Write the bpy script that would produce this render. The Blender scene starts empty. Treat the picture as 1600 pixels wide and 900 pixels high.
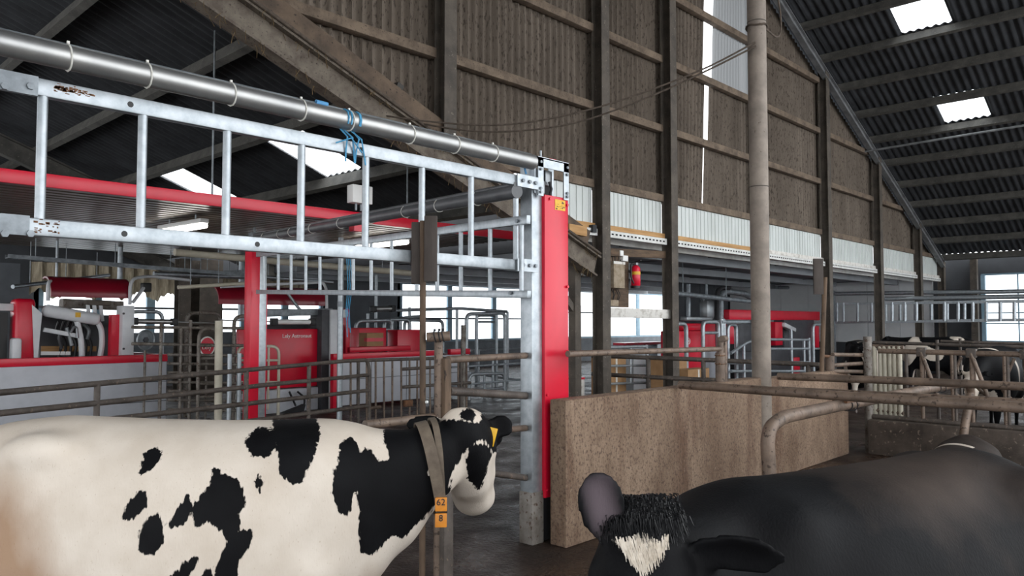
import bpy, bmesh, math, random
import numpy as np
from mathutils import Vector, Matrix, noise as mnoise
random.seed(7)
S = bpy.context.scene
COL = S.collection
# ---------------------------------------------------------------- camera, world, exposure
F, HOR, CAM_H = 1200.0, 503.0, 1.8
PHI = math.atan((HOR - 450) / F)
TH = math.atan(1141 / F * math.cos(PHI))
FW = Vector((math.cos(TH) * math.cos(PHI), math.sin(TH) * math.cos(PHI), math.sin(PHI)))
RT = Vector((math.sin(TH), -math.cos(TH), 0))
UP = RT.cross(FW)
CC = Vector((0, 0, CAM_H))
cd = bpy.data.cameras.new('camera')
cd.sensor_width = 36
cd.lens = F / 1600 * 36
cd.clip_start = 0.05
cam = bpy.data.objects.new('camera', cd)
COL.objects.link(cam)
cam.matrix_world = Matrix(((RT.x, UP.x, -FW.x, 0), (RT.y, UP.y, -FW.y, 0), (RT.z, UP.z, -FW.z, CAM_H), (0, 0, 0, 1)))
S.camera = cam
w = bpy.data.worlds.new('overcast_sky')
S.world = w
w.use_nodes = True
bg = w.node_tree.nodes['Background']
bg.inputs[0].default_value = (0.95, 0.975, 1.0, 1)
bg.inputs[1].default_value = 1.0
S.view_settings.view_transform = 'Standard'
S.view_settings.look = 'None'
S.view_settings.gamma = 1
S.view_settings.use_curve_mapping = False
S.view_settings.exposure = 1.85


def ray(x, y):
    return FW + RT * ((x - 800) / F) + UP * ((450 - y) / F)
def pX(x, y, v):
    r = ray(x, y); return CC + r * ((v - CC.x) / r.x)
def pY(x, y, v):
    r = ray(x, y); return CC + r * ((v - CC.y) / r.y)
def pZ(x, y, v):
    r = ray(x, y); return CC + r * ((v - CC.z) / r.z)
def pD(x, y, d):
    return CC + ray(x, y) * d
def V(*a):
    return Vector(a)

# ---------------------------------------------------------------- materials
def lin(h):
    h = h.lstrip('#')
    o = []
    for i in (0, 2, 4):
        v = int(h[i:i + 2], 16) / 255
        o.append(v / 12.92 if v <= 0.04045 else ((v + 0.055) / 1.055) ** 2.4)
    return (*o, 1)

MATS = {}
def mat(name, c1, c2=None, scale=4.0, rough=0.6, metal=0.0, lo=0.35, hi=0.65, bump=0.0, bscale=40.0,
        c3=None, s3=60.0, t3=0.62, stretch=(1, 1, 1), rough2=None, coord='pos', alpha=None, spec=None, bdist=0.01):
    m = bpy.data.materials.new(name)
    m.use_nodes = True
    nt = m.node_tree
    N, L = nt.nodes, nt.links
    b = N['Principled BSDF']
    b.inputs['Roughness'].default_value = rough
    b.inputs['Metallic'].default_value = metal
    if spec is not None:
        b.inputs['Specular IOR Level'].default_value = spec
    c1 = lin(c1)
    b.inputs['Base Color'].default_value = c1
    out = None
    if coord == 'pos':
        co = N.new('ShaderNodeNewGeometry').outputs['Position']
    else:
        co = N.new('ShaderNodeTexCoord').outputs['Object']
    mp = N.new('ShaderNodeMapping')
    mp.inputs['Scale'].default_value = stretch
    L.new(co, mp.inputs['Vector'])
    def noi(sc, det=5.0):
        n = N.new('ShaderNodeTexNoise')
        n.inputs['Scale'].default_value = sc
        n.inputs['Detail'].default_value = det
        n.inputs['Roughness'].default_value = 0.6
        L.new(mp.outputs[0], n.inputs['Vector'])
        return n.outputs[0]
    def ramp(src, a, bb):
        r = N.new('ShaderNodeMapRange')
        r.inputs[1].default_value = a
        r.inputs[2].default_value = bb
        L.new(src, r.inputs[0])
        return r.outputs[0]
    def mix(f, a, bcol):
        x = N.new('ShaderNodeMix')
        x.data_type = 'RGBA'
        L.new(f, x.inputs[0])
        for k, v in ((6, a), (7, bcol)):
            if isinstance(v, tuple):
                x.inputs[k].default_value = v
            else:
                L.new(v, x.inputs[k])
        return x.outputs[2]
    cur = c1
    if c2:
        f = ramp(noi(scale), lo, hi)
        cur = mix(f, cur, lin(c2))
        if rough2 is not None:
            rr = N.new('ShaderNodeMapRange')
            L.new(f, rr.inputs[0])
            rr.inputs[3].default_value = rough
            rr.inputs[4].default_value = rough2
            L.new(rr.outputs[0], b.inputs['Roughness'])
    if c3:
        cur = mix(ramp(noi(s3, 4.0), t3, t3 + 0.06), cur, lin(c3))
    if not isinstance(cur, tuple):
        L.new(cur, b.inputs['Base Color'])
    if bump:
        bp = N.new('ShaderNodeBump')
        bp.inputs['Strength'].default_value = bump
        bp.inputs['Distance'].default_value = bdist
        L.new(noi(bscale, 6.0), bp.inputs['Height'])
        L.new(bp.outputs[0], b.inputs['Normal'])
    if alpha is not None:
        b.inputs['Alpha'].default_value = alpha
    MATS[name] = m
    return m

mat('cladding', '#71665b', '#5d5349', 2.0, 0.85, bump=0.5, bscale=50, stretch=(1, 1, 0.3), c3='#463d35', s3=34, t3=0.56)
mat('roof_sheet', '#383a3e', '#26282b', 2.0, 0.85, bump=0.3, bscale=30, c3='#4a4b4d', s3=25, t3=0.66)
mat('purlin', '#56544f', '#403e3b', 4.0, 0.8, bump=0.3, c3='#6b675f', s3=30)
mat('girt', '#7a6a5a', '#594c40', 5.0, 0.85, bump=0.4, c3='#332a23', s3=40)
mat('steel_dark', '#5b534a', '#443e38', 4.0, 0.75, bump=0.3, c3='#7a7268', s3=25, t3=0.64)
mat('rafter', '#6d5c4c', '#4c4036', 4.0, 0.85, bump=0.5, c3='#2b2420', s3=22)
mat('rafter_web', '#756c60', '#564c43', 6.0, 0.8, bump=0.5, c3='#3b322b', s3=30, t3=0.6)
mat('rafter_light', '#7d7f80', '#5d5e60', 4.0, 0.6)
mat('white_panel', '#d3d8d6', '#c1c6c3', 2.0, 0.5, stretch=(1, 1, 0.3))
mat('timber_new', '#c39a66', '#a67c4c', 6.0, 0.7, stretch=(0.3, 1, 3), bump=0.2)
mat('timber_old', '#6b5744', '#4a3c30', 6.0, 0.85, stretch=(0.5, 0.5, 3), bump=0.4, c3='#33281f', s3=25)
mat('timber_pale', '#d8d5cf', '#9a9187', 9.0, 0.8, lo=0.5, hi=0.75, bump=0.3, c3='#5a4c40', s3=45, t3=0.66)
mat('slotted', '#dedfdc', '#c6c6c2', 5.0, 0.5)
mat('dark_hole', '#1b1b1c', rough=0.9)
mat('concrete', '#a08b75', '#6a5341', 2.6, 0.85, bump=0.8, bscale=55, c3='#4d3828', s3=11, t3=0.57, lo=0.38, hi=0.62, stretch=(1, 1, 0.35))
mat('concrete_dark', '#4e463e', '#302a26', 5.0, 0.85, bump=0.6, bscale=40, c3='#8b8174', s3=40, t3=0.66)
mat('concrete_grey', '#70757a', '#5d6267', 3.0, 0.8)
mat('concrete_kerb', '#5a5048', '#3c342e', 4.0, 0.8, bump=0.6, bscale=25, c3='#86796b', s3=14, t3=0.6)
mat('column_pipe', '#8d8277', '#736960', 5.0, 0.7, bump=0.15, c3='#5d5148', s3=18, t3=0.66)
mat('floor_wet', '#48362a', '#2b2019', 1.6, 0.2, spec=0.3, rough2=0.55, bdist=0.05, bump=1.0, bscale=26, c3='#15110f', s3=30, t3=0.6)
mat('galv', '#adb3b8', '#929a9f', 14.0, 0.42, metal=0.7, lo=0.35, hi=0.7)
mat('galv_dull', '#8f969b', '#6f757a', 9.0, 0.5, metal=0.5)
mat('galv_dirty', '#85807a', '#5c544c', 7.0, 0.6, metal=0.3, bump=0.2, c3='#4c3a2c', s3=26, t3=0.58)
mat('stainless', '#b0b0ae', '#9a9b9b', 3.0, 0.42, metal=0.85)
mat('pvc_grey', '#5b5d60', '#4b4d50', 5.0, 0.45)
mat('pipe_brown', '#7c6a5c', '#574a40', 5.0, 0.55, bump=0.3, bscale=50, c3='#40332a', s3=24, t3=0.58, metal=0.15)
mat('pipe_dark', '#5e5650', '#3f3833', 5.0, 0.6, bump=0.3, bscale=50, c3='#77675a', s3=24, t3=0.6, metal=0.1)
mat('rust', '#7a5438', '#4d3626', 12.0, 0.8, bump=0.4)
mat('post_wood', '#6e5a48', '#483a2f', 7.0, 0.85, bump=0.5, stretch=(1, 1, 0.3), c3='#2e241d', s3=30)
mat('board_dark', '#4b433e', '#37302c', 6.0, 0.8, bump=0.3, stretch=(1, 1, 0.3))
mat('red', '#d21232', '#c60f2d', 3.0, 0.32)
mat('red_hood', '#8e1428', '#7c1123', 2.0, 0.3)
mat('robot_grey', '#b9bcc3', '#adb0b7', 3.0, 0.45, c3='#55565a', s3=26, t3=0.7)
mat('robot_white', '#d6d8db', '#c6c9cd', 3.0, 0.4)
mat('robot_dark', '#45454a', '#333337', 4.0, 0.5)
mat('black', '#141416', rough=0.5)
mat('black_rubber', '#202023', rough=0.8)
mat('white', '#e6e6e4', rough=0.5)
mat('cream_pipe', '#c9c3b2', '#b5ae9c', 4.0, 0.5)
mat('ceiling_metal', '#6d635a', '#5c534b', 1.2, 0.32, metal=0.35)
mat('annex_ceiling', '#868b91', '#797e84', 1.5, 0.6)
mat('annex_beam', '#abb0b5', '#9ca1a6', 2.0, 0.6)
mat('wall_white', '#b9bdc0', '#adb1b4', 1.5, 0.6)
mat('wall_grey', '#62666b', '#55595e', 1.5, 0.7)
mat('wall_dark', '#3f4246', '#34363a', 1.5, 0.7)
mat('window_frame', '#88a3b2', '#7792a2', 3.0, 0.5)
mat('cardboard', '#a98560', '#97744f', 5.0, 0.8)
mat('yellow', '#e0b020', '#d09a18', 30.0, 0.5)
mat('orange', '#d98a2b', '#c57a20', 30.0, 0.55)
mat('blue_twine', '#4f9fc8', '#3d87b0', 30.0, 0.7)
mat('cable_tie', '#d8d6cf', rough=0.5)
mat('rope', '#5d5248', '#453c34', 20.0, 0.9)
mat('curtain', '#b9ad97', '#8f8470', 6.0, 0.9, stretch=(3, 3, 0.5))
mat('straw', '#7a6546', '#4b3d2b', 20.0, 0.95, bump=0.5)
mat('sheet_steel', '#8d9194', '#7f8386', 3.0, 0.35, metal=0.6)
mat('dirty_box', '#a09280', '#85765f', 14.0, 0.8, c3='#5d4d3d', s3=40)
mat('panel_white', '#d8dadc', '#cccfd1', 1.5, 0.55)
mat('paper_blue', '#4f8fc0', rough=0.6)

def concrete_mat():
    m = bpy.data.materials.new('concrete_stained')
    m.use_nodes = True
    N, L = m.node_tree.nodes, m.node_tree.links
    b = N['Principled BSDF']; b.inputs['Roughness'].default_value = 0.88
    pos = N.new('ShaderNodeNewGeometry').outputs['Position']
    def noi(sc, st, det):
        mp = N.new('ShaderNodeMapping'); mp.inputs['Scale'].default_value = st
        L.new(pos, mp.inputs[0])
        n = N.new('ShaderNodeTexNoise'); n.inputs['Scale'].default_value = sc; n.inputs['Detail'].default_value = det
        n.inputs['Roughness'].default_value = 0.65
        L.new(mp.outputs[0], n.inputs['Vector']); return n.outputs[0]
    def layer(prev, src, a, bb, amt, col):
        r = N.new('ShaderNodeMapRange')
        for k, v in ((1, a), (2, bb), (3, 0), (4, amt)):
            r.inputs[k].default_value = v
        L.new(src, r.inputs[0])
        x = N.new('ShaderNodeMix'); x.data_type = 'RGBA'
        L.new(r.outputs[0], x.inputs[0])
        if isinstance(prev, tuple): x.inputs[6].default_value = prev
        else: L.new(prev, x.inputs[6])
        x.inputs[7].default_value = lin(col); return x.outputs[2]
    c = layer(lin('#957f6b'), noi(1.3, (1, 1, .6), 6), 0.35, 0.65, 1.0, '#6f5a48')
    c = layer(c, noi(2.2, (1, 1, .16), 6), 0.5, 0.66, 0.8, '#573c2a')
    c = layer(c, noi(9, (1, 1, .5), 8), 0.5, 0.7, 0.55, '#5e4737')
    c = layer(c, noi(42, (1, 1, .8), 6), 0.5, 0.64, 0.8, '#44322a')
    c = layer(c, noi(30, (1, 1, .8), 6), 0.62, 0.72, 0.45, '#b3a18d')
    L.new(c, b.inputs['Base Color'])
    bp = N.new('ShaderNodeBump'); bp.inputs['Strength'].default_value = 0.9; bp.inputs['Distance'].default_value = 0.012
    L.new(noi(38, (1, 1, 1), 8), bp.inputs['Height']); L.new(bp.outputs[0], b.inputs['Normal'])
    MATS['concrete'] = m
concrete_mat()

def lamp_mat(name, col, st):
    m = bpy.data.materials.new(name)
    m.use_nodes = True
    b = m.node_tree.nodes['Principled BSDF']
    b.inputs['Emission Color'].default_value = col
    b.inputs['Emission Strength'].default_value = st
    b.inputs['Base Color'].default_value = (0.9, 0.9, 0.9, 1)
    MATS[name] = m
lamp_mat('tube_lit', (1, 0.97, 0.9, 1), 2.5)

def skylight_mat():
    m = bpy.data.materials.new('skylight_sheet')
    m.use_nodes = True
    N, L = m.node_tree.nodes, m.node_tree.links
    for n in list(N):
        N.remove(n)
    o = N.new('ShaderNodeOutputMaterial')
    t = N.new('ShaderNodeBsdfTransparent'); t.inputs[0].default_value = (0.9, 0.93, 0.95, 1)
    tr = N.new('ShaderNodeBsdfTranslucent'); tr.inputs[0].default_value = (0.9, 0.93, 0.95, 1)
    mx = N.new('ShaderNodeMixShader'); mx.inputs[0].default_value = 0.12
    L.new(t.outputs[0], mx.inputs[1]); L.new(tr.outputs[0], mx.inputs[2]); L.new(mx.outputs[0], o.inputs[0])
    MATS['skylight_sheet'] = m
skylight_mat()

def translucent_mat():
    # pale corrugated daylight sheet: daylight from outside passes through it
    m = bpy.data.materials.new('cladding_translucent')
    m.use_nodes = True
    N, L = m.node_tree.nodes, m.node_tree.links
    for n in list(N):
        N.remove(n)
    o = N.new('ShaderNodeOutputMaterial')
    d = N.new('ShaderNodeBsdfDiffuse'); d.inputs[0].default_value = (0.32, 0.32, 0.31, 1)
    t = N.new('ShaderNodeBsdfTranslucent'); t.inputs[0].default_value = (0.32, 0.33, 0.34, 1)
    mx = N.new('ShaderNodeMixShader'); mx.inputs[0].default_value = 0.5
    L.new(d.outputs[0], mx.inputs[1]); L.new(t.outputs[0], mx.inputs[2]); L.new(mx.outputs[0], o.inputs[0])
    MATS['cladding_translucent'] = m
translucent_mat()

def glass_mat():
    m = bpy.data.materials.new('window_pane')
    m.use_nodes = True
    N, L = m.node_tree.nodes, m.node_tree.links
    for n in list(N):
        N.remove(n)
    o = N.new('ShaderNodeOutputMaterial')
    t = N.new('ShaderNodeBsdfTransparent'); t.inputs[0].default_value = (0.93, 0.96, 0.98, 1)
    g = N.new('ShaderNodeBsdfGlossy'); g.inputs['Roughness'].default_value = 0.15
    mx = N.new('ShaderNodeMixShader'); mx.inputs[0].default_value = 0.06
    L.new(t.outputs[0], mx.inputs[1]); L.new(g.outputs[0], mx.inputs[2]); L.new(mx.outputs[0], o.inputs[0])
    MATS['window_pane'] = m
glass_mat()

# ---------------------------------------------------------------- mesh helpers
def nb():
    return bmesh.new()

def box(bm, c, s, R=None, bev=0.0):
    M = Matrix.Translation(Vector(c))
    if R is not None:
        M = M @ R.to_4x4()
    M = M @ Matrix.Diagonal((s[0], s[1], s[2], 1))
    r = bmesh.ops.create_cube(bm, size=1.0, matrix=M)
    if bev:
        ed = set(e for v in r['verts'] for e in v.link_edges)
        bmesh.ops.bevel(bm, geom=list(ed), offset=bev, segments=2, affect='EDGES', profile=0.5)

def span(bm, x0, x1, y0, y1, z0, z1, bev=0.0):
    box(bm, ((x0 + x1) / 2, (y0 + y1) / 2, (z0 + z1) / 2), (abs(x1 - x0), abs(y1 - y0), abs(z1 - z0)), None, bev)

def frame_of(p0, p1, upv=(0, 0, 1)):
    d = (Vector(p1) - Vector(p0)).normalized()
    u = Vector(upv)
    if abs(d.dot(u)) > 0.98:
        u = Vector((0, 1, 0))
    sd = d.cross(u).normalized()
    u = sd.cross(d)
    return Matrix((d, sd, u)).transposed()

def beam(bm, p0, p1, wd, ht, upv=(0, 0, 1), bev=0.0):
    p0, p1 = Vector(p0), Vector(p1)
    box(bm, (p0 + p1) / 2, ((p1 - p0).length, wd, ht), frame_of(p0, p1, upv), bev)

def ibeam(bm, p0, p1, wd, ht, upv=(0, 0, 1), t=0.015):
    p0, p1 = Vector(p0), Vector(p1)
    R = frame_of(p0, p1, upv)
    u = R.col[2]
    ln = (p1 - p0).length
    c = (p0 + p1) / 2
    box(bm, c + u * (ht / 2 - t / 2), (ln, wd, t), R)
    box(bm, c - u * (ht / 2 - t / 2), (ln, wd, t), R)
    box(bm, c, (ln, t, ht - 2 * t), R)

def fillet(pts, rad, n=5):
    pts = [Vector(p) for p in pts]
    out = [pts[0]]
    for i in range(1, len(pts) - 1):
        a, b, c = pts[i - 1], pts[i], pts[i + 1]
        d1, d2 = (a - b), (c - b)
        r = min(rad, d1.length * 0.49, d2.length * 0.49)
        s, e = b + d1.normalized() * r, b + d2.normalized() * r
        for k in range(n + 1):
            t = k / n
            out.append(s * (1 - t) ** 2 + b * 2 * t * (1 - t) + e * t * t)
    out.append(pts[-1])
    return out

def loft(bm, rings, caps=True):
    vs = [[bm.verts.new(p) for p in r] for r in rings]
    n = len(vs[0])
    for a, b in zip(vs, vs[1:]):
        for i in range(n):
            bm.faces.new((a[i], a[(i + 1) % n], b[(i + 1) % n], b[i]))
    if caps:
        bm.faces.new(vs[0][::-1])
        bm.faces.new(vs[-1])

def tube(bm, pts, r, seg=10, rads=None):
    pts = [Vector(p) for p in pts]
    rings = []
    prev = None
    for i, p in enumerate(pts):
        if i == 0:
            d = pts[1] - p
        elif i == len(pts) - 1:
            d = p - pts[i - 1]
        else:
            d = (pts[i + 1] - p).normalized() + (p - pts[i - 1]).normalized()
        d.normalize()
        if prev is None:
            u = Vector((0, 0, 1)) if abs(d.z) < 0.9 else Vector((1, 0, 0))
            a = d.cross(u).normalized()
        else:
            a = (prev - d * prev.dot(d)).normalized()
        prev = a
        b = d.cross(a)
        rr = rads[i] if rads else r
        rings.append([p + (a * math.cos(2 * math.pi * k / seg) + b * math.sin(2 * math.pi * k / seg)) * rr for k in range(seg)])
    loft(bm, rings)

def prism(bm, poly, off):
    off = Vector(off)
    a = [bm.verts.new(Vector(p)) for p in poly]
    b = [bm.verts.new(Vector(p) + off) for p in poly]
    n = len(a)
    bm.faces.new(a[::-1]); bm.faces.new(b)
    for i in range(n):
        bm.faces.new((a[i], a[(i + 1) % n], b[(i + 1) % n], b[i]))

WO = {}
def tag(o, label, cat, group=None):
    o['label'] = label
    o['category'] = cat
    if group:
        o['group'] = group
    return o

def thing(name, label, cat, loc, group=None):
    o = bpy.data.objects.new(name, None)
    o.empty_display_size = 0.2
    COL.objects.link(o)
    o.location = loc
    WO[o.name] = Vector(loc)
    return tag(o, label, cat, group)

def O(name, bm, m, parent=None, smooth=True, angle=35, label=None, base=False):
    bmesh.ops.recalc_face_normals(bm, faces=bm.faces)
    me = bpy.data.meshes.new(name)
    co = [v.co for v in bm.verts]
    lo = Vector((min(c.x for c in co), min(c.y for c in co), min(c.z for c in co)))
    hi = Vector((max(c.x for c in co), max(c.y for c in co), max(c.z for c in co)))
    org = (lo + hi) / 2
    if parent is None:
        org.z = lo.z
    bmesh.ops.translate(bm, verts=bm.verts, vec=-org)
    bm.to_mesh(me)
    bm.free()
    if smooth:
        me.polygons.foreach_set('use_smooth', [True] * len(me.polygons))
        me.set_sharp_from_angle(angle=math.radians(angle))
    me.materials.append(MATS[m] if isinstance(m, str) else m)
    o = bpy.data.objects.new(name, me)
    COL.objects.link(o)
    WO[o.name] = org
    if parent is not None:
        o.parent = parent
        o.location = org - WO[parent.name]
    else:
        o.location = org
    if label:
        o['label'] = label
    return o

def struct(o):
    o['kind'] = 'structure'
    return o

def T(name, pts, r, m, parent=None, seg=10, fil=0, label=None):
    bm = nb()
    tube(bm, fillet(pts, fil) if fil else pts, r, seg)
    return O(name, bm, m, parent, True, 50, label)

def B(name, x0, x1, y0, y1, z0, z1, m, parent=None, bev=0.0, label=None):
    bm = nb()
    span(bm, x0, x1, y0, y1, z0, z1, bev)
    return O(name, bm, m, parent, bool(bev), 40, label)

def BM(name, p0, p1, wd, ht, m, parent=None, upv=(0, 0, 1), bev=0.0, label=None):
    bm = nb()
    beam(bm, p0, p1, wd, ht, upv, bev)
    return O(name, bm, m, parent, bool(bev), 40, label)

def lerp(a, b, t):
    return a + (b - a) * t
# ================================================================ the setting
YW = 7.5
fl = B('floor', -14, 40, -9, 24, -0.2, 0.0, 'floor_wet')
struct(fl)

# ---- gable wall: columns in x, girts in z
RAF = lambda x: 5.28 - 0.38 * (x - 4.14)            # top edge of the low roof's verge board
ROOF_E, ROOF_Z, ROOF_S = 29.3, 3.98, 0.4175
RIDGE_X = 13.0
def roofz(x):
    return ROOF_Z + ROOF_S * (ROOF_E - x) if x > RIDGE_X else ROOF_Z + ROOF_S * (ROOF_E - RIDGE_X) - ROOF_S * (RIDGE_X - x)
ZG = [4.03, 5.30, 6.58, 7.86, 9.14, 10.42]
XC = [2.9, 6.57, 9.92, 11.97, 15.52, 19.19, 22.95, 26.65, 29.25]
bm = nb()
beam(bm, V(9.7, YW + 0.12, ZG[0] - 0.05), V(29.2, YW + 0.12, ZG[0] - 0.05), 0.04, 0.06)
wall = struct(O('wall_gable', bm, 'girt', None, False))
PITCH, AMP = 0.146, 0.036
def corr(name, xa, xb, zlo, zhi, y, m, parent, shift=None, amp=AMP):
    """corrugated sheet in the wall plane; zlo, zhi are functions of x; shift(x, z) -> x leans it"""
    bm = nb()
    n = max(2, int(round((xb - xa) / PITCH * 8)))
    prev = None
    for i in range(n + 1):
        x = xa + (xb - xa) * i / n
        a, b = zlo(x), zhi(x)
        if b - a < 0.02:
            prev = None
            continue
        ph = 0.5 + 0.5 * math.cos(2 * math.pi * x / PITCH)
        ph = ph ** 2.4
        yy = y - amp * 2 * ph
        r = []
        for z in (a, (a + b) / 2, b):
            v = bm.verts.new((shift(x, z) if shift else x, yy, z))
            r.append(v)
        if prev:
            bm.faces.new((prev[0], r[0], r[1], prev[1]))
            bm.faces.new((prev[1], r[1], r[2], prev[2]))
        prev = r
    if not bm.faces:
        bm.free()
        return None
    for v in [v for v in bm.verts if not v.link_faces]:
        bm.verts.remove(v)
    return O(name, bm, m, parent, True, 80)

def slit(z):      # the daylight gap between two leaning sheets in the fourth bay
    return lerp(13.62, 14.02, (z - 4.0) / 6.0)
for i in range(len(XC) - 1):
    x0, x1 = XC[i], XC[i + 1]
    ns = max(1, int(round((x1 - x0) / 1.02)))
    for k in range(len(ZG)):
        za = ZG[k] - 0.05
        zb = ZG[k + 1] + 0.02 if k + 1 < len(ZG) else 99
        for j in range(ns):
            a, b = lerp(x0, x1, j / ns), lerp(x0, x1, (j + 1) / ns)
            lo = lambda x: max(za, RAF(x) - 0.05) if x < 9.6 else za
            hi = lambda x: min(zb, roofz(x) - 0.08)
            if i == 3:
                continue
            corr('cladding_sheet', a, b + 0.04, lo, hi, YW + 0.2 + 0.006 * ((j + k) % 2), 'cladding', wall)
        if i == 3:
            lo = lambda x: za
            hi = lambda x: min(zb, roofz(x) - 0.08)
            xm = 13.82
            gap = 0.19 if k > 1 else 0.1
            for (a, b, side) in ((x0, lerp(x0, xm, 0.5), 0), (lerp(x0, xm, 0.5), xm, 0), (xm, lerp(xm, x1, 0.5), 1), (lerp(xm, x1, 0.5), x1, 1)):
                if side == 0:
                    sh = lambda x, z: x0 + (x - x0) * (slit(z) - gap - x0) / (xm - x0)
                    corr('cladding_sheet', a, b, lo, hi, YW + 0.2, 'cladding', wall, sh)
                else:
                    sh = lambda x, z: x1 - (x1 - x) * (x1 - slit(z) - (0.2 if k > 1 else (0.1 if k > 0 else -0.03))) / (x1 - xm)
                    corr('cladding_sheet', a, b, lo, hi, YW + 0.2, 'cladding_translucent' if k > 1 else 'cladding', wall, sh)
# girts, one per bay and row
for i in range(len(XC) - 1):
    for k, z in enumerate(ZG):
        a, b = XC[i] + 0.1, XC[i + 1] - 0.1
        while b > a and roofz(b) - 0.1 < z + 0.1:
            b -= 0.1
        while a < b and a < 9.3 and RAF(a) > z + 0.02:
            a += 0.1
        if b - a > 0.3:
            BM('girt', (a, YW + 0.06, z), (b, YW + 0.06, z), 0.13, 0.13, 'girt', wall, bev=0.008)
# H columns
cg = 'steel columns of the gable wall'
for i, x in enumerate(XC[1:], 1):
    top = min(roofz(x) - 0.15, 11.2)
    bot = 0.0 if i >= 2 else RAF(x) - 0.35
    bm = nb()
    ibeam(bm, (x, YW - 0.06, bot), (x, YW - 0.06, top), 0.21, 0.21, (0, 1, 0), 0.016)
    c = O('steel_column', bm, 'steel_dark', None, False)
    lab = ['', 'steel H column ending on the sloping rafter of the low roof', 'dirty brown steel H column left of the board with the fire extinguisher',
           'steel H column on the right of the white painted beam end', 'steel H column hidden behind the tall round concrete column',
           'dark steel H column behind the pole with a small dark board', 'dark steel H column between white panels beside the rear red gate posts',
           'dark steel H column near the corner of the gable wall', 'dark steel H column at the far eave corner'][i]
    tag(c, lab, 'column', cg)
# white sandwich panels, timber battens, slotted strips below the lowest girt
for i in range(1, len(XC) - 1):
    a, b = XC[i] + 0.1, XC[i + 1] - 0.1
    if i == 1:
        a = 8.55
    n = max(1, int(round((b - a) / 1.0)))
    zt, zb = ZG[0] - 0.07, 3.38
    for j in range(n):
        p, q = lerp(a, b, j / n), lerp(a, b, (j + 1) / n)
        bm = nb()
        span(bm, p + 0.004, q - 0.004, YW + 0.05, YW + 0.11, zb, zt)
        for r in range(8):
            xx = lerp(p, q, (r + 0.5) / 8)
            span(bm, xx - 0.014, xx + 0.014, YW + 0.038, YW + 0.06, zb, zt)
        if b - a > 0.2:
            O('wall_panel', bm, 'white_panel', wall, False)
    B('timber_batten', a, b, YW - 0.02, YW + 0.1, 3.30, 3.385, 'timber_new' if i < 4 else 'timber_pale', wall, 0.006)
    bm = nb()
    span(bm, a, b, YW - 0.06, YW + 0.08, 3.18, 3.29)
    st = O('slotted_strip', bm, 'slotted', wall, False)
    bm = nb()
    x = a + 0.07
    while x < b - 0.07:
        span(bm, x, x + 0.055, YW - 0.063, YW - 0.05, 3.222, 3.248)
        x += 0.11
    h = O('slot', bm, 'dark_hole', st, False)
    h['kind'] = 'stuff'
# left rafter of the low roof (verge board + deep I section) running down to the post
bm = nb()
beam(bm, V(-2.0, YW - 0.06, RAF(-2.0) - 0.11), V(9.55, YW - 0.06, RAF(9.55) - 0.11), 0.07, 0.24)
struct(O('trim_1', bm, 'rafter', None, False))
bm = nb()
p0, p1 = V(-2.0, YW - 0.05, RAF(-2.0) - 0.47), V(9.75, YW - 0.05, RAF(9.75) - 0.47)
ibeam(bm, p0, p1, 0.2, 0.34, (0, 0, 1), 0.03)
raf = tag(O('roof_rafter', bm, 'rafter_web', None, False), 'deep dirty steel rafter sloping down along the underside of the brown cladding', 'beam')
bm = nb()
tube(bm, [p0 + V(0, -0.12, 0.2), p1 + V(0, -0.12, 0.2)], 0.022, 8)
O('conduit', bm, 'rope', raf)
# straw, dust and cobweb tufts hanging on the rafter
bm = nb()
for k in range(420):
    t = random.random()
    p = p0.lerp(p1, t) + V(0, random.uniform(-0.13, 0.02), random.choice((-0.17, 0.19)))
    l = random.uniform(0.03, 0.16)
    q = p + V(random.uniform(-0.08, 0.08), random.uniform(-0.05, 0.02), -l)
    tube(bm, [p, p.lerp(q, 0.5) + V(random.uniform(-.02, .02), 0, 0), q], 0.004, 3)
o = O('straw_tuft', bm, 'straw', raf, False)
o['kind'] = 'stuff'

# ---- main roof, right slope (and ridge, left slope out of view)
SL = math.sqrt(1 + ROOF_S ** 2)
Y0R = -3.0
nrm = V(ROOF_S, 0, 1).normalized()
dn = V(1, 0, -ROOF_S).normalized()
XP = [RIDGE_X + 0.15 + 1.145 * k for k in range(15)]
bm = nb()
beam(bm, V(RIDGE_X, Y0R, roofz(RIDGE_X) + 0.06), V(RIDGE_X, YW + 0.2, roofz(RIDGE_X) + 0.06), 0.5, 0.08)
roof = struct(O('ceiling_right', bm, 'roof_sheet', None, False))
PR = 0.177
def roof_sheet_mesh(w, ln, amp=0.026, pitch=PR):
    """local: x down the slope, y across, z out"""
    me = bpy.data.meshes.new('roof_sheet')
    n = int(round(w / pitch * 6))
    vs, fs = [], []
    for i in range(n + 1):
        y = w * i / n
        z = amp * math.cos(2 * math.pi * y / pitch)
        vs += [(0, y, z), (ln, y, z)]
    for i in range(n):
        fs.append((2 * i, 2 * i + 1, 2 * i + 3, 2 * i + 2))
    me.from_pydata(vs, [], fs)
    me.polygons.foreach_set('use_smooth', [True] * n)
    return me
def place(name, me, M, parent=None, m=None):
    o = bpy.data.objects.new(name, me)
    COL.objects.link(o)
    if parent is not None:
        o.parent = parent
        M = Matrix.Translation(-WO[parent.name]) @ M
    o.matrix_local = M
    return o
step = 1.145 * SL
W_S = PR * 6
ms = roof_sheet_mesh(W_S + 0.02, step + 0.12)
ms.materials.append(MATS['roof_sheet'])
msk = roof_sheet_mesh(W_S + 0.02, step + 0.12)
msk.materials.append(MATS['skylight_sheet'])
Rr = Matrix((dn, V(0, 1, 0), nrm)).transposed()
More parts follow.
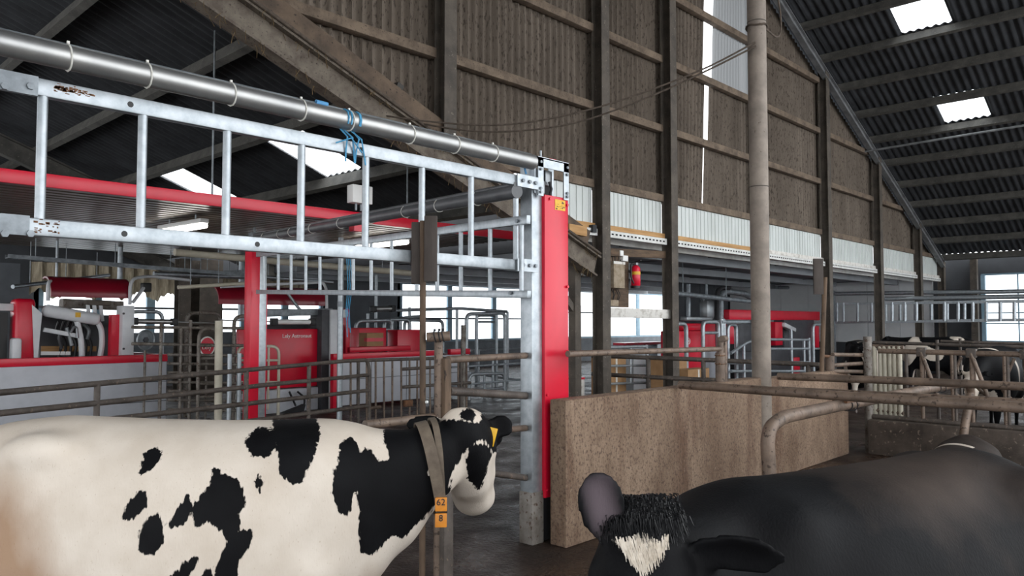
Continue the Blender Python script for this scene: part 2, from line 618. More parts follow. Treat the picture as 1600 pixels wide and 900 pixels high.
# the two skylights: find them on the roof plane
def on_roof(x, y):
    r = ray(x, y)
    t = (ROOF_Z + ROOF_S * ROOF_E - CC.z) / (r.z + ROOF_S * r.x)
    return CC + r * t
sk1, sk2 = on_roof(1398, 33), on_roof(1466, 168)
def cell(p):
    i = min(range(len(XP)), key=lambda k: abs(XP[k] + 0.57 - p.x))
    j = int((p.y - Y0R) // W_S)
    return i, j
SKY = {cell(sk1), cell(sk2)}
ny = int((YW + 0.2 - Y0R) / W_S) + 1
for i, x in enumerate(XP[:-1]):
    for j in range(ny):
        y = Y0R + j * W_S
        p = V(x - 0.05, y, roofz(x - 0.05) + 0.1 + 0.012 * ((i + j) % 2))
        is_sky = (i, j) in SKY
        o = place('skylight_sheet' if is_sky else 'roof_sheet', msk if is_sky else ms, Matrix.Translation(p) @ Rr.to_4x4(), roof)
for x in XP:
    bm = nb()
    z = roofz(x) - 0.03
    beam(bm, V(x, Y0R, z), V(x, YW + 0.05, z), 0.09, 0.2, (ROOF_S, 0, 1))
    O('purlin', bm, 'purlin', roof, False)
# rafter along the gable wall, right slope
bm = nb()
ibeam(bm, (RIDGE_X, YW - 0.12, roofz(RIDGE_X) - 0.24), (ROOF_E, YW - 0.12, roofz(ROOF_E) - 0.24), 0.14, 0.2, (0, 0, 1), 0.02)
tag(O('roof_rafter', bm, 'rafter_light', None, False), 'pale grey steel rafter following the high roof slope down to the far eave', 'beam')
T('tie_pipe', [pX(1345, 238, 22.2), pX(1600, 196, 22.2)], 0.03, 'rafter_light', roof)
# left slope of the main roof (above the frame)
dl = V(-1, 0, -ROOF_S).normalized()
nl = V(-ROOF_S, 0, 1).normalized()
bm = nb()
p0, p1 = V(RIDGE_X, (Y0R + YW) / 2, roofz(RIDGE_X) + 0.12), V(-4.0, (Y0R + YW) / 2, roofz(-4.0) + 0.12)
beam(bm, p0, p1, YW - Y0R, 0.05)
struct(O('ceiling_left', bm, 'roof_sheet', None, False))

# ---- low roof over the robot barn (rises to the left beyond the gable wall)
S2 = 0.38
YF_ = 24.0
def roof2(x):
    return RAF(x) + 0.16
bm = nb()
beam(bm, V(9.7, YW - 0.1, roof2(9.7) - 0.05), V(9.7, 24, roof2(9.7) - 0.05), 0.1, 0.12)
roofb = struct(O('ceiling_robot_barn', bm, 'roof_sheet', None, False))
d2 = V(1, 0, -S2).normalized(); n2 = V(S2, 0, 1).normalized()
R2 = Matrix((d2, V(0, 1, 0), n2)).transposed()
SL2 = math.sqrt(1 + S2 * S2)
W2, ST2 = 0.177 * 6, 1.4
ms2 = roof_sheet_mesh(W2 + 0.02, ST2 * SL2 + 0.1)
ms2.materials.append(MATS['roof_sheet'])
ms2k = roof_sheet_mesh(W2 + 0.02, ST2 * SL2 + 0.1)
ms2k.materials.append(MATS['skylight_sheet'])
def on_roof2(x, y):
    r = ray(x, y)
    k0 = RAF(0) + 0.16
    return CC + r * ((k0 - CC.z) / (r.z + S2 * r.x))
_k = on_roof2(478, 243)
XL0 = 9.7 + ((_k.x + ST2 / 2 - 9.7) % ST2) - ST2
XL = [XL0 - ST2 * k for k in range(11)]
YL0 = YW + 0.1 - (W2 - ((_k.y - W2 / 2 - YW - 0.1) % W2))
def cell2(p):
    i = min(range(len(XL)), key=lambda k: abs(XL[k] - ST2 / 2 - p.x))
    return i, int((p.y - YL0) // W2)
SKY2 = {cell2(on_roof2(285, 283)), cell2(on_roof2(478, 243))}
for i, x in enumerate(XL[:-1]):
    for j in range(1, 16):
        y = YL0 + j * W2
        k = (i, j) in SKY2
        xx = x - ST2
        place('skylight_sheet' if k else 'roof_sheet', ms2k if k else ms2,
              Matrix.Translation(V(xx, y, roof2(xx) + 0.08 + 0.01 * ((i + j) % 2))) @ R2.to_4x4(), roofb)
for x in XL:
    bm = nb()
    beam(bm, V(x, YW + 0.1, roof2(x) - 0.05), V(x, 24, roof2(x) - 0.05), 0.1, 0.2, (S2, 0, 1))
    O('purlin', bm, 'purlin', roofb, False)
for y in (17.2, 21.5):
    bm = nb()
    ibeam(bm, (-4.3, y, roof2(-4.3) - 0.35), (9.7, y, roof2(9.7) - 0.35), 0.2, 0.36, (0, 0, 1), 0.03)
    O('rafter', bm, 'purlin', roofb, False)

# unseen slope beyond the robot barn ridge, added to shade its roof
bm = nb()
_xr = XL[-1]
beam(bm, V(_xr + 0.1, (YW + YF_) / 2, roof2(_xr) + 0.08), V(_xr - 9, (YW + YF_) / 2, roof2(_xr) + 0.08 - 9 * S2), YF_ - YW, 0.05)
struct(O('ceiling_added_shade', bm, 'roof_sheet', None, False))

# ---- far wall with the daylight openings
YF = 22.0
bm = nb()
span(bm, -14, 36, YF, YF + 0.2, 0, 1.05)
wf = struct(O('wall_far', bm, 'concrete_grey', None, False))
bm = nb()
_z = lambda x: RAF(x) + 0.23
prism(bm, [(-4.3, YF, 3.25), (9.7, YF, 3.25), (9.7, YF, _z(9.7)), (-4.3, YF, _z(-4.3))], (0, 0.15, 0))
O('upper_wall', bm, 'wall_dark', wf, False)
B('upper_wall', 9.7, 36, YF, YF + 0.15, 3.25, 3.42, 'wall_dark', wf)
B('eave_board', 9.62, 9.74, YW + 0.3, YF, 3.0, 3.85, 'wall_dark', roofb)
B('upper_wall', 8.0, 12.0, YF - 0.02, YF + 0.13, 3.3, 4.1, 'wall_dark', wf)
def fpx(x):
    return pY(x, 480, YF).x
def solid(xa, xb, m='wall_dark'):
    B('wall_panel', fpx(xa), fpx(xb), YF, YF + 0.15, 1.05, 3.25, m, wf)
solid(-260, 60, 'wall_grey'); solid(505, 625, 'wall_grey'); solid(1042, 1100, 'wall_grey')
B('wall_panel', fpx(30), fpx(505), YF - 0.02, YF + 0.12, 1.05, 1.5, 'concrete_grey', wf)
B('wall_panel', fpx(30), fpx(505), YF - 0.02, YF + 0.12, 2.75, 3.25, 'wall_dark', wf)
wn = 0
for (xa, xb, mull, rails) in ((60, 505, 6, (2.15,)), (625, 835, 3, (1.9,)), (835, 1042, 4, (2.2,))):
    wn += 1
    a, b = fpx(xa), fpx(xb)
    bm = nb()
    span(bm, a, b, YF + 0.02, YF + 0.1, 1.05, 1.13)
    span(bm, a, b, YF + 0.02, YF + 0.1, 3.17, 3.25)
    wd = struct(O('window_%d' % wn, bm, 'window_frame', None, False))
    for k in range(mull + 1):
        x = lerp(a, b, k / mull)
        B('mullion', x - 0.11, x + 0.11, YF + 0.0, YF + 0.1, 1.13, 3.17, 'window_frame', wd)
        if k < mull:
            B('window_pane', x + 0.11, lerp(a, b, (k + 1) / mull) - 0.11, YF + 0.06, YF + 0.075, 1.13, 3.17, 'window_pane', wd)
    for z in rails:
        B('rail', a, b, YF - 0.02, YF + 0.02, z, z + 0.06, 'wall_grey', wd)

# ---- annex behind the gable wall, right: flat ceiling, beams, back wall
bm = nb()
span(bm, 9.75, 31, YW + 0.25, 22.1, 3.3, 3.4)
an = struct(O('ceiling_annex', bm, 'annex_ceiling', None, False))
for y in (9.0, 11.2, 13.6, 16.0, 18.4, 20.6):
    B('ceiling_beam', 10.0, 31, y - 0.08, y + 0.08, 3.12, 3.3, 'annex_beam', an)
for x in (12.5, 16, 19.5, 23, 26.5):
    B('ceiling_joint', x - 0.03, x + 0.03, YW + 0.25, 22.0, 3.285, 3.3, 'wall_dark', an)
B('ceiling_rail', 10.0, 28.5, 8.05, 8.13, 3.17, 3.3, 'slotted', an)
bm = nb()
span(bm, 24.9, 31, 15.6, 15.7, 0, 3.3)
wb = struct(O('wall_annex', bm, 'wall_grey', None, False))
x = 24.9
while x < 29.4:
    B('wall_panel', x + 0.01, x + 1.13, 15.55, 15.6, 1.2, 3.3, 'wall_grey', wb)
    x += 1.15
# end wall of the annex at the far right, in line with the eave
XE = 29.6
bm = nb()
span(bm, XE, XE + 0.2, 6.35, 15.6, 0, 3.95)
we = struct(O('wall_eave', bm, 'wall_dark', None, False))
for k in range(7):
    B('wall_panel', XE - 0.06, XE, YW + 0.3 + 1.1 * k, YW + 1.39 + 1.1 * k, 1.05, 3.28, 'panel_white', we)
B('low_wall', XE, XE + 0.2, -9, 6.35, 0, 1.1, 'concrete_grey', we)
B('lintel', XE, XE + 0.2, -9, 6.35, 3.42, 3.98, 'wall_dark', we)
bm = nb()
span(bm, XE + 0.05, XE + 0.15, -6, 6.35, 1.1, 1.18)
span(bm, XE + 0.05, XE + 0.15, -6, 6.35, 3.36, 3.42)
wd = struct(O('window_4', bm, 'window_frame', None, False))
for k in range(7):
    y = 6.3 - 2.0 * k
    B('mullion', XE + 0.02, XE + 0.16, y - 0.07, y + 0.07, 1.18, 3.36, 'window_frame', wd)
    B('mullion', XE + 0.06, XE + 0.12, y - 1.02, y - 0.98, 1.18, 3.36, 'window_frame', wd)
    if k < 6:
        B('window_pane', XE + 0.08, XE + 0.095, y - 1.93, y - 0.07, 1.18, 3.36, 'window_pane', wd)
for z in (1.75, 2.1, 2.6):
    B('rail', XE + 0.05, XE + 0.12, -6, 6.3, z - 0.02, z + 0.02, 'window_frame', wd)
B('steel_post', XE - 0.35, XE - 0.15, 6.38, 6.58, 0, 3.9, 'steel_dark', we)
# ================================================================ lift gates, posts, dividers
def pl(A, B):
    """vertical plane through ground points A, B -> function pixel -> point"""
    A, B = Vector((A[0], A[1], 0)), Vector((B[0], B[1], 0))
    n = (B - A).cross(V(0, 0, 1)).normalized()
    def f(x, y):
        r = ray(x, y)
        return CC + r * ((A - CC).dot(n) / r.dot(n))
    return f

def bolt(parent, p, ax, r=0.014, m='galv_dull'):
    T('bolt', [Vector(p), Vector(p) + Vector(ax) * 0.014], r, m, parent, 6)

def cable_tie(parent, c, d, r, name='cable_tie'):
    d = Vector(d).normalized()
    a = d.cross(V(0, 0, 1)).normalized()
    b = d.cross(a)
    bm = nb()
    pts = [Vector(c) + (a * math.cos(t) + b * math.sin(t)) * (r + 0.002) + d * 0.006 * math.sin(t) for t in [2 * math.pi * k / 14 for k in range(15)]]
    tube(bm, pts, 0.0045, 5)
    hd = Vector(c) - b * (r + 0.01)
    box(bm, hd, (0.012, 0.012, 0.018))
    return O(name, bm, 'cable_tie', parent)

YG = 4.2
gy = lambda x, y: pY(x, y, YG)
# --- gate 1, raised, on the plane Y = YG
g = thing('lift_gate', 'large galvanised lift gate raised above the black and white cow', 'gate', gy(835, 416) + V(-1.8, 0, 0), 'raised lift gates')
zt, zb = 2.935, 2.255
xr = gy(824, 290).x
xl = gy(-190, 300).x
def rail(name, x0, x1, y, z, wd, ht, parent, m='galv'):
    return BM(name, (x0, y, z), (x1, y, z), wd, ht, m, parent, bev=0.006)
tr = rail('top_rail', xl, xr, YG, zt, 0.05, 0.085, g)
br = rail('bottom_rail', xl, xr, YG, zb, 0.05, 0.085, g)
for x in (-86, 62, 220, 353, 470, 571, 659, 736, 806):
    X = gy(x, 340).x
    T('bar', [(X, YG, zb + 0.03), (X, YG, zt - 0.03)], 0.024, 'galv', g, 12)
x0, x1 = gy(-190, 300).x, gy(52, 300).x
B('splice_plate', x0, x1, YG - 0.034, YG - 0.024, zt - 0.05, zt + 0.045, 'galv_dull', g)
B('splice_plate', x0, x1 - 0.02, YG - 0.034, YG - 0.024, zb - 0.045, zb + 0.05, 'galv_dull', g)
for x in (4, 44):
    bolt(g, gy(x, 137) + V(0, -0.034, 0), (0, -1, 0), 0.018)
    bolt(g, gy(x, 366) + V(0, -0.034, 0), (0, -1, 0), 0.018)
for x, z in ((198, zt), (560, zt), (193, zb), (400, zb)):
    X = gy(x, 300).x
    T('bolt_hole', [(X, YG - 0.0262, z), (X, YG - 0.024, z)], 0.016, 'black', tr if z == zt else br, 10)
bm = nb()
for k in range(60):
    t = random.random()
    X = lerp(gy(82, 150).x, gy(142, 160).x, t)
    box(bm, (X, YG - 0.0255, zt + 0.012 + random.gauss(0, 0.008)), (random.uniform(0.006, 0.025), 0.001, random.uniform(0.003, 0.008)))
for k in range(26):
    X = lerp(gy(52, 366).x, gy(95, 366).x, random.random())
    box(bm, (X, YG - 0.0255, zb + random.uniform(-0.03, 0.04)), (random.uniform(0.006, 0.02), 0.001, random.uniform(0.003, 0.01)))
o = O('rust_patch', bm, 'rust', g); o['kind'] = 'stuff'
# hinge lugs at the post
for z, zz in ((zt, 2.935), (zb, 2.255)):
    BM('hinge_lug', (xr - 0.16, YG - 0.035, zz), (xr + 0.09, YG - 0.035, zz), 0.012, 0.1, 'galv', g)
    for dx in (-0.1, -0.02, 0.05):
        bolt(g, (xr + dx, YG - 0.041, zz), (0, -1, 0), 0.016)

# --- stainless pipe above gate 1
pp = [gy(-60, 73), gy(835, 268)]
zz = 3.115
pa, pb = V(gy(-190, 100).x, YG, zz), V(gy(832, 260).x, YG, zz)
pipe = tag(T('overhead_pipe', [pa, pb], 0.062, 'stainless', None, 24), 'thick stainless pipe with cable ties running above the nearest raised gate', 'pipe')
hose = T('air_hose', [pa + V(0, 0.02, 0.062), lerp(pa, pb, 0.5) + V(0, 0.02, 0.066), pb + V(0, 0.02, 0.062)], 0.014, 'galv_dull', pipe, 8)
T('blue_hose', [V(gy(493, 188).x, YG, zz + 0.073), V(gy(511, 190).x, YG, zz + 0.073)], 0.016, 'paper_blue', pipe, 8)
for x in (-60, 103, 228, 360, 470, 545, 640, 710, 770):
    cable_tie(pipe, V(gy(x, 200).x, YG, zz), (1, 0, 0), 0.064)
# blue twine tied round pipe and top rail
bm = nb()
for (x, dx) in ((536, 0), (540, 0.02), (556, -0.01), (552, 0.03)):
    X = gy(x, 220).x
    pts = [V(X + dx * 0.3, YG - 0.067 * math.cos(a), zz + 0.067 * math.sin(a)) for a in [k * math.pi / 5 - 0.6 for k in range(9)]]
    pts = pts + [V(X + dx, YG - 0.05, zt + 0.06), V(X + dx * 2, YG - 0.034, zt - 0.02), V(X + dx * 2.6, YG - 0.03, zt - 0.1)]
    tube(bm, pts, 0.0055, 5)
a, b = gy(518, 225), gy(560, 240)
tube(bm, [a + V(0, -0.05, 0), lerp(a, b, 0.5) + V(0, -0.07, 0.06), b + V(0, -0.04, 0)], 0.005, 5)
tag(O('blue_twine', bm, 'blue_twine'), 'blue baler twine knotted round the thick pipe and the gate rail', 'twine')

# --- near red post
xs0, xs1, xs2 = gy(831, 400).x, gy(847, 400).x, gy(884, 400).x
pt = thing('gate_post', 'tall bright red gate post with a galvanised frame at the concrete wall end', 'post', V((xs0 + xs2) / 2, YG + 0.08, 0), 'red lift gate posts')
bm = nb()
span(bm, xs0, xs1, YG + 0.0, YG + 0.13, 0.05, 2.92, 0.006)
O('channel', bm, 'galv', pt)
B('channel_foot', xs0 - 0.004, xs1 + 0.01, YG - 0.005, YG + 0.14, 0.0, 0.42, 'galv_dirty', pt, 0.006)
B('foot_cover', xs1 + 0.02, xs2 - 0.02, YG + 0.02, YG + 0.16, 0.0, 0.36, 'black_rubber', pt, 0.01)
cov = B('red_cover', xs1, xs2, YG - 0.03, YG + 0.15, 0.36, 2.86, 'red', pt, 0.008, 'glossy red cover')
B('edge_strip', xs2, xs2 + 0.022, YG + 0.0, YG + 0.15, 0.42, 2.55, 'galv', pt, 0.003)
# sticker with printed marks
st = B('warning_sticker', lerp(xs1, xs2, 0.42), lerp(xs1, xs2, 0.86), YG - 0.0325, YG - 0.0305, 2.745, 2.835, 'yellow', cov)
bm = nb()
for k in range(16):
    X = lerp(xs1, xs2, random.uniform(0.46, 0.82)); Z = random.uniform(2.755, 2.825)
    box(bm, (X, YG - 0.033, Z), (random.uniform(0.006, 0.02), 0.001, random.uniform(0.003, 0.012)))
O('printed_mark', bm, 'black', st)
for (fx, z) in ((0.2, 2.83), (0.93, 2.8), (0.93, 1.55), (0.93, 2.1), (0.08, 0.42), (0.08, 1.2)):
    bolt(cov, (lerp(xs1, xs2, fx), YG - 0.03, z), (0, -1, 0), 0.012, 'red')
# head bracket with the locking mechanism
hd0, hd1 = gy(833, 260).x, gy(883, 260).x
hb = nb()
for (a, b) in ((hd0 + 0.02, hd0 + 0.085), (hd1 - 0.065, hd1)):
    span(hb, a, b, YG - 0.04, YG - 0.03, 2.84, 3.15)
    span(hb, a, b, YG + 0.13, YG + 0.14, 2.84, 3.15)
span(hb, hd0 + 0.02, hd1, YG - 0.04, YG - 0.03, 3.08, 3.16)
span(hb, hd0 + 0.02, hd1, YG - 0.04, YG + 0.14, 3.15, 3.165)
span(hb, hd0 - 0.005, hd0 + 0.02, YG - 0.02, YG + 0.14, 2.86, 3.13)
head = O('head_bracket', hb, 'galv', pt, False)
for x in (hd0 + 0.045, hd1 - 0.025):
    for z in (2.9, 2.87, 3.12, 3.06):
        bolt(head, (x, YG - 0.04, z), (0, -1, 0), 0.013)
bm = nb()
span(bm, hd0 + 0.1, hd0 + 0.15, YG + 0.0, YG + 0.06, 2.87, 2.98, 0.006)
span(bm, hd0 + 0.18, hd0 + 0.25, YG + 0.02, YG + 0.07, 2.95, 3.08, 0.006)
tube(bm, [(hd0 + 0.12, YG + 0.03, 2.95), (hd0 + 0.13, YG + 0.03, 3.1)], 0.014, 8)
O('lock_mechanism', bm, 'sheet_steel', head)
bm = nb()
span(bm, hd0 + 0.09, hd1 - 0.06, YG + 0.1, YG + 0.12, 2.86, 3.1)
tube(bm, [(hd0 + 0.21, YG + 0.0, 2.87), (hd0 + 0.22, YG - 0.01, 2.92), (hd0 + 0.2, YG, 2.98)], 0.012, 6)
O('inner_works', bm, 'black_rubber', head)
T('pin', [(hd0 + 0.14, YG + 0.04, 3.16), (hd0 + 0.14, YG + 0.04, 3.24)], 0.009, 'galv', head, 8)
B('red_cap', hd0 + 0.24, hd0 + 0.33, YG + 0.02, YG + 0.09, 3.165, 3.19, 'red', head, 0.005)
T('blue_hose', fillet([(hd0 - 0.03, YG + 0.05, 3.02), (hd0 - 0.08, YG + 0.05, 3.14), (hd0 + 0.02, YG + 0.05, 3.17)], 0.05), 0.009, 'paper_blue', head, 6)

# --- gate 2, running from the near post back to the far red post
GA, GB = (4.5, 4.45), (5.56, 10.5)
g2 = pl(GA, GB)
gt2 = thing('lift_gate', 'narrow galvanised lift gate running back to the farther red post', 'gate', g2(620, 460), 'raised lift gates')
a, b = g2(826, 343), g2(402, 398)
BM('top_rail', a, b, 0.04, 0.07, 'galv', gt2, bev=0.005)
a2, b2 = g2(827, 460), g2(402, 456)
BM('bottom_rail', a2, b2, 0.04, 0.06, 'galv', gt2, bev=0.005)
for x in (413, 435, 455, 478, 500, 552, 580, 612, 651, 683, 720, 766, 815):
    t = (x - 832) / (398 - 832)
    yt = lerp(343, 398, t); yb = 457
    T('bar', [g2(x, yt + 2), g2(x, yb)], 0.02, 'galv', gt2, 10)
for x, y in ((812, 346), (802, 458)):
    bolt(gt2, g2(x, y) + V(-0.03, 0, 0), (-1, 0, 0), 0.016)
pa2, pb2 = g2(808, 299), g2(378, 377)
p2o = tag(T('overhead_pipe', [pa2, pb2], 0.055, 'pvc_grey', None, 18), 'dark grey pipe with cable ties running back to the farther red post', 'pipe')
T('air_hose', [pa2 + V(-0.02, 0, 0.055), pb2 + V(-0.02, 0, 0.055)], 0.018, 'pvc_grey', p2o, 8)
for t in (0.08, 0.17, 0.26, 0.37, 0.48, 0.6, 0.7, 0.76, 0.85, 0.92):
    cable_tie(p2o, lerp(pa2, pb2, t), pb2 - pa2, 0.057)
# far red post
X2, Y2 = 5.56, 10.55
pf = thing('gate_post', 'slim red gate post with galvanised channel between the milking robots', 'post', V(X2, Y2, 0), 'red lift gate posts')
B('channel', X2 + 0.08, X2 + 0.2, Y2 - 0.05, Y2 + 0.05, 0.0, 2.98, 'galv', pf, 0.006)
B('red_cover', X2 - 0.06, X2 + 0.08, Y2 - 0.07, Y2 + 0.13, 0.35, 2.9, 'red', pf, 0.008)
B('red_edge', X2 + 0.2, X2 + 0.225, Y2 - 0.03, Y2 + 0.06, 0.35, 2.3, 'red', pf, 0.004)
B('head_bracket', X2 - 0.04, X2 + 0.2, Y2 - 0.06, Y2 + 0.08, 2.93, 3.12, 'galv_dull', pf, 0.01)
bm = nb()
tube(bm, fillet([pf.location + V(0.02, 0, 3.1), pf.location + V(0.02, 0, 3.3), pf.location + V(0.12, -0.1, 3.36)], 0.08), 0.016, 8)
O('air_elbow', bm, 'galv_dull', pf)

# --- low concrete divider walls and round column
YD = 3.95
xw0 = pY(884, 626, YD).x
def cwall(name, x0, x1, z1, label, m='concrete'):
    bm = nb()
    span(bm, x0, x1, YD, YD + 0.17, 0, z1, 0.012)
    o = O(name, bm, m, None, True, 40)
    return tag(o, label, 'wall')
xc = pY(1197, 620, YD).x
cwall('concrete_divider', xw0, xc - 0.11, 1.17, 'long brown stained concrete divider wall beside the red gate post')
cwall('concrete_divider', xc + 0.12, pY(1326, 650, YD).x, 1.15, 'short concrete divider wall to the right of the round column')
cr = 0.106
bm = nb()
tube(bm, [(xc, YD + 0.05, 0), (xc, YD + 0.05, roofz(xc) - 0.05)], cr, 24)
rc = tag(O('round_column', bm, 'column_pipe', None, True), 'tall round grey column standing between the concrete divider walls', 'column')
for z in (3.35, 5.28):
    T('joint_ring', [(xc, YD + 0.05, z), (xc, YD + 0.05, z + 0.012)], cr + 0.002, 'steel_dark', rc, 24)
# rope loop near the top of the column
cx = lambda a, z, r=cr + 0.012: V(xc + r * math.cos(a), YD + 0.05 + r * math.sin(a), z)
pts = [cx(a, 5.23 + 0.01 * math.sin(3 * a)) for a in [k * math.pi / 8 for k in range(17)]]
e = pY(1221, 45, YD - 0.05)
loop = [cx(-2.4, 5.23), pY(1216, 62, YD - 0.08), e, pY(1219, 15, YD - 0.05), pY(1212, -20, YD), pY(1207, -60, YD)]
bm = nb()
tube(bm, pts, 0.012, 6)
tube(bm, fillet(loop, 0.2, 4), 0.011, 6)
tag(O('rope', bm, 'rope'), 'brown rope looped round the top of the tall round column', 'rope')
# two sagging cables from the rafter to the column
def cable(px, d0, d1, sag, label, r=0.011):
    pts = []
    for i, (x, y) in enumerate(px):
        t = i / (len(px) - 1)
        pts.append(pD(x, y, lerp(d0, d1, t)))
    bm = nb()
    tube(bm, fillet(pts, 0.8, 4), r, 6)
    return tag(O('cable', bm, 'rope'), label, 'cable', 'slack cables under the cladding')
d_c = (V(xc, YD, 5) - CC).dot(FW)
cable([(604, 181), (660, 189), (740, 196), (800, 195), (870, 184), (950, 164), (1030, 136), (1110, 104), (1180, 66)], 9.3, d_c - 0.1, 0, 'upper of two slack cables strung from the rafter to the round column')
cable([(645, 190), (700, 201), (760, 207), (830, 204), (900, 193), (960, 173), (1040, 141), (1110, 108), (1181, 72)], 9.6, d_c - 0.1, 0, 'lower of two slack cables strung from the rafter to the round column')
# ================================================================ robot barn
# --- canopy with red fascia, profiled metal ceiling and tube lights
YC = 8.6
cz = 3.2
bx0, bx1 = -2.5, 9.55
cn = thing('metal_canopy', 'long canopy with red fascia and ribbed metal underside over the robots', 'canopy', V(4, 12, cz - 0.05))
B('red_fascia', bx0, bx1, YC - 0.02, YC + 0.02, cz - 0.06, cz + 0.075, 'red', cn, 0.004)
nsh = 8
for k in range(nsh):
    y0, y1 = lerp(YC + 0.02, 16.2, k / nsh), lerp(YC + 0.02, 16.2, (k + 1) / nsh)
    for (xa, xb) in ((bx0, 3.5), (3.5, bx1)):
        bm = nb()
        n = int((y1 - y0) / 0.2 * 4)
        prof = []
        for i in range(5):
            a = y0 + (y1 - y0) * i / 5
            q = (y1 - y0) / 5
            prof += [(a, cz), (a + q * 0.55, cz), (a + q * 0.65, cz + 0.045), (a + q * 0.9, cz + 0.045)]
        prof.append((y1, cz))
        va = [bm.verts.new((xa, p[0], p[1])) for p in prof]
        vb = [bm.verts.new((xb, p[0], p[1])) for p in prof]
        for i in range(len(prof) - 1):
            bm.faces.new((va[i], vb[i], vb[i + 1], va[i + 1]))
        O('ceiling_sheet', bm, 'ceiling_metal', cn, False)
def hanger(x, y, z1):
    T('hanger', [(x, y, cz), (x, y, z1)], 0.012, 'galv_dull', cn, 6)
for (x, y) in ((1.5, 9.0), (4.2, 9.0), (7.2, 9.0)):
    hanger(x, y, RAF(x) + 0.1)
def tube_light(px0, px1, z, label):
    a, b = pZ(px0[0], px0[1], z), pZ(px1[0], px1[1], z)
    t = thing('tube_light', label, 'light', (a + b) / 2 + V(0, 0, -0.06), 'fluorescent tube lights under the canopy')
    BM('lamp_body', a + V(0, 0, 0.06), b + V(0, 0, 0.06), 0.12, 0.06, 'white', t, bev=0.01)
    bm = nb()
    beam(bm, a, b, 0.11, 0.07, (0, 0, 1), 0.03)
    O('diffuser', bm, 'tube_lit', t, True, 60)
    for p in (lerp(a, b, 0.2), lerp(a, b, 0.8)):
        T('bracket', [p + V(0, 0, 0.08), V(p.x, p.y, cz + 0.01)], 0.01, 'galv', t, 6)
tube_light((252, 363), (320, 352), 3.05, 'lit fluorescent tube light above the left milking robot')
tube_light((558, 387), (636, 378), 3.05, 'lit fluorescent tube light above the vertical galvanised pipe')
# junction box on the fascia
jx = pY(563, 305, YC - 0.1)
jb = thing('junction_box', 'pale grey junction box with cable glands on the red fascia', 'box', V(jx.x, YC - 0.08, cz - 0.1))
sx = (pY(578, 305, YC - 0.1).x - pY(547, 305, YC - 0.1).x) / 2
B('enclosure', jx.x - sx, jx.x + sx, YC - 0.16, YC - 0.02, pY(560, 318, YC - .1).z, pY(560, 290, YC - .1).z, 'white', jb, 0.01)
for dx in (-0.06, 0.02, 0.07):
    T('gland', [(jx.x + dx, YC - 0.09, pY(560, 329, YC - .1).z), (jx.x + dx, YC - 0.09, pY(560, 317, YC - .1).z)], 0.016, 'galv_dull', jb, 8)
B('red_bracket', jx.x - 0.12, jx.x + 0.0, YC - 0.14, YC - 0.02, cz - 0.2, cz - 0.06, 'red', jb)
# galvanised vertical pipe with a hanging blue cord
vp = pD(531, 570, 12.7)
po = tag(T('steel_pipe', [V(vp.x, vp.y, 0), V(vp.x, vp.y, cz)], 0.048, 'galv', None, 16), 'vertical galvanised pipe beside the red milking robot panel', 'pipe')
T('pipe_collar', [V(vp.x, vp.y, 2.05), V(vp.x, vp.y, 2.14)], 0.055, 'galv_dull', po, 16)
bm = nb()
for dx, zz in ((0.07, 1.55), (0.1, 1.7), (0.13, 1.62)):
    tube(bm, [V(vp.x + dx, vp.y - 0.05, 3.0), V(vp.x + dx * 1.4, vp.y - 0.07, 2.4), V(vp.x + dx, vp.y - 0.06, 2.0), V(vp.x + dx + 0.03, vp.y - 0.06, zz)], 0.008, 5)
tag(O('blue_twine', bm, 'blue_twine'), 'thin blue cord hanging beside the vertical galvanised pipe', 'twine')
# services under the canopy: cream drain pipe, cable trays, pipes
def hpipe(px0, px1, Y0, Y1, r, m, label, nm='service_pipe', group='pipes under the canopy'):
    a, b = pY(*px0, Y0), pY(*px1, Y1)
    o = tag(T(nm, [a, b], r, m, None, 12), label, 'pipe', group)
    for t in (0.15, 0.5, 0.85):
        p = lerp(a, b, t)
        T('pipe_hanger', [p, V(p.x, p.y, cz + 0.0)], 0.008, 'galv_dull', o, 5)
    return o
hpipe((273, 394), (642, 427), 12.6, 12.6, 0.06, 'cream_pipe', 'thick cream drain pipe hung under the ribbed canopy')
hpipe((20, 448), (170, 430), 15.0, 17.0, 0.035, 'galv', 'thin galvanised pipe crossing behind the red robot hood')
hpipe((240, 428), (400, 433), 15.3, 15.3, 0.05, 'galv', 'galvanised pipe hung low behind the farther red post')
hpipe((278, 449), (400, 442), 13.6, 13.6, 0.035, 'cream_pipe', 'short cream pipe ending near the robot hood frame')
hpipe((400, 432), (520, 441), 15.0, 15.0, 0.04, 'galv', 'galvanised pipe above the red robot hood with lettering')
for (x0, y0, x1, y1, Y, lab) in ((10, 403, 385, 432, 14.6, 'long perforated cable tray under the canopy above the robots'), (250, 436, 400, 424, 15.9, 'short perforated cable tray near the far windows')):
    a, b = pY(x0, y0, Y), pY(x1, y1, Y)
    t = thing('cable_tray', lab, 'cable tray', (a + b) / 2, 'cable trays under the canopy')
    bm = nb()
    R = frame_of(a, b)
    box(bm, (a + b) / 2, ((b - a).length, 0.16, 0.008), R)
    box(bm, (a + b) / 2 + R.col[1] * 0.08 + V(0, 0, 0.03), ((b - a).length, 0.006, 0.06), R)
    box(bm, (a + b) / 2 - R.col[1] * 0.08 + V(0, 0, 0.03), ((b - a).length, 0.006, 0.06), R)
    O('tray', bm, 'galv_dull', t, False)
    for s in (0.1, 0.4, 0.7, 0.95):
        p = lerp(a, b, s)
        T('hanger', [p, V(p.x, p.y, cz + 0.03)], 0.008, 'galv_dull', t, 5)
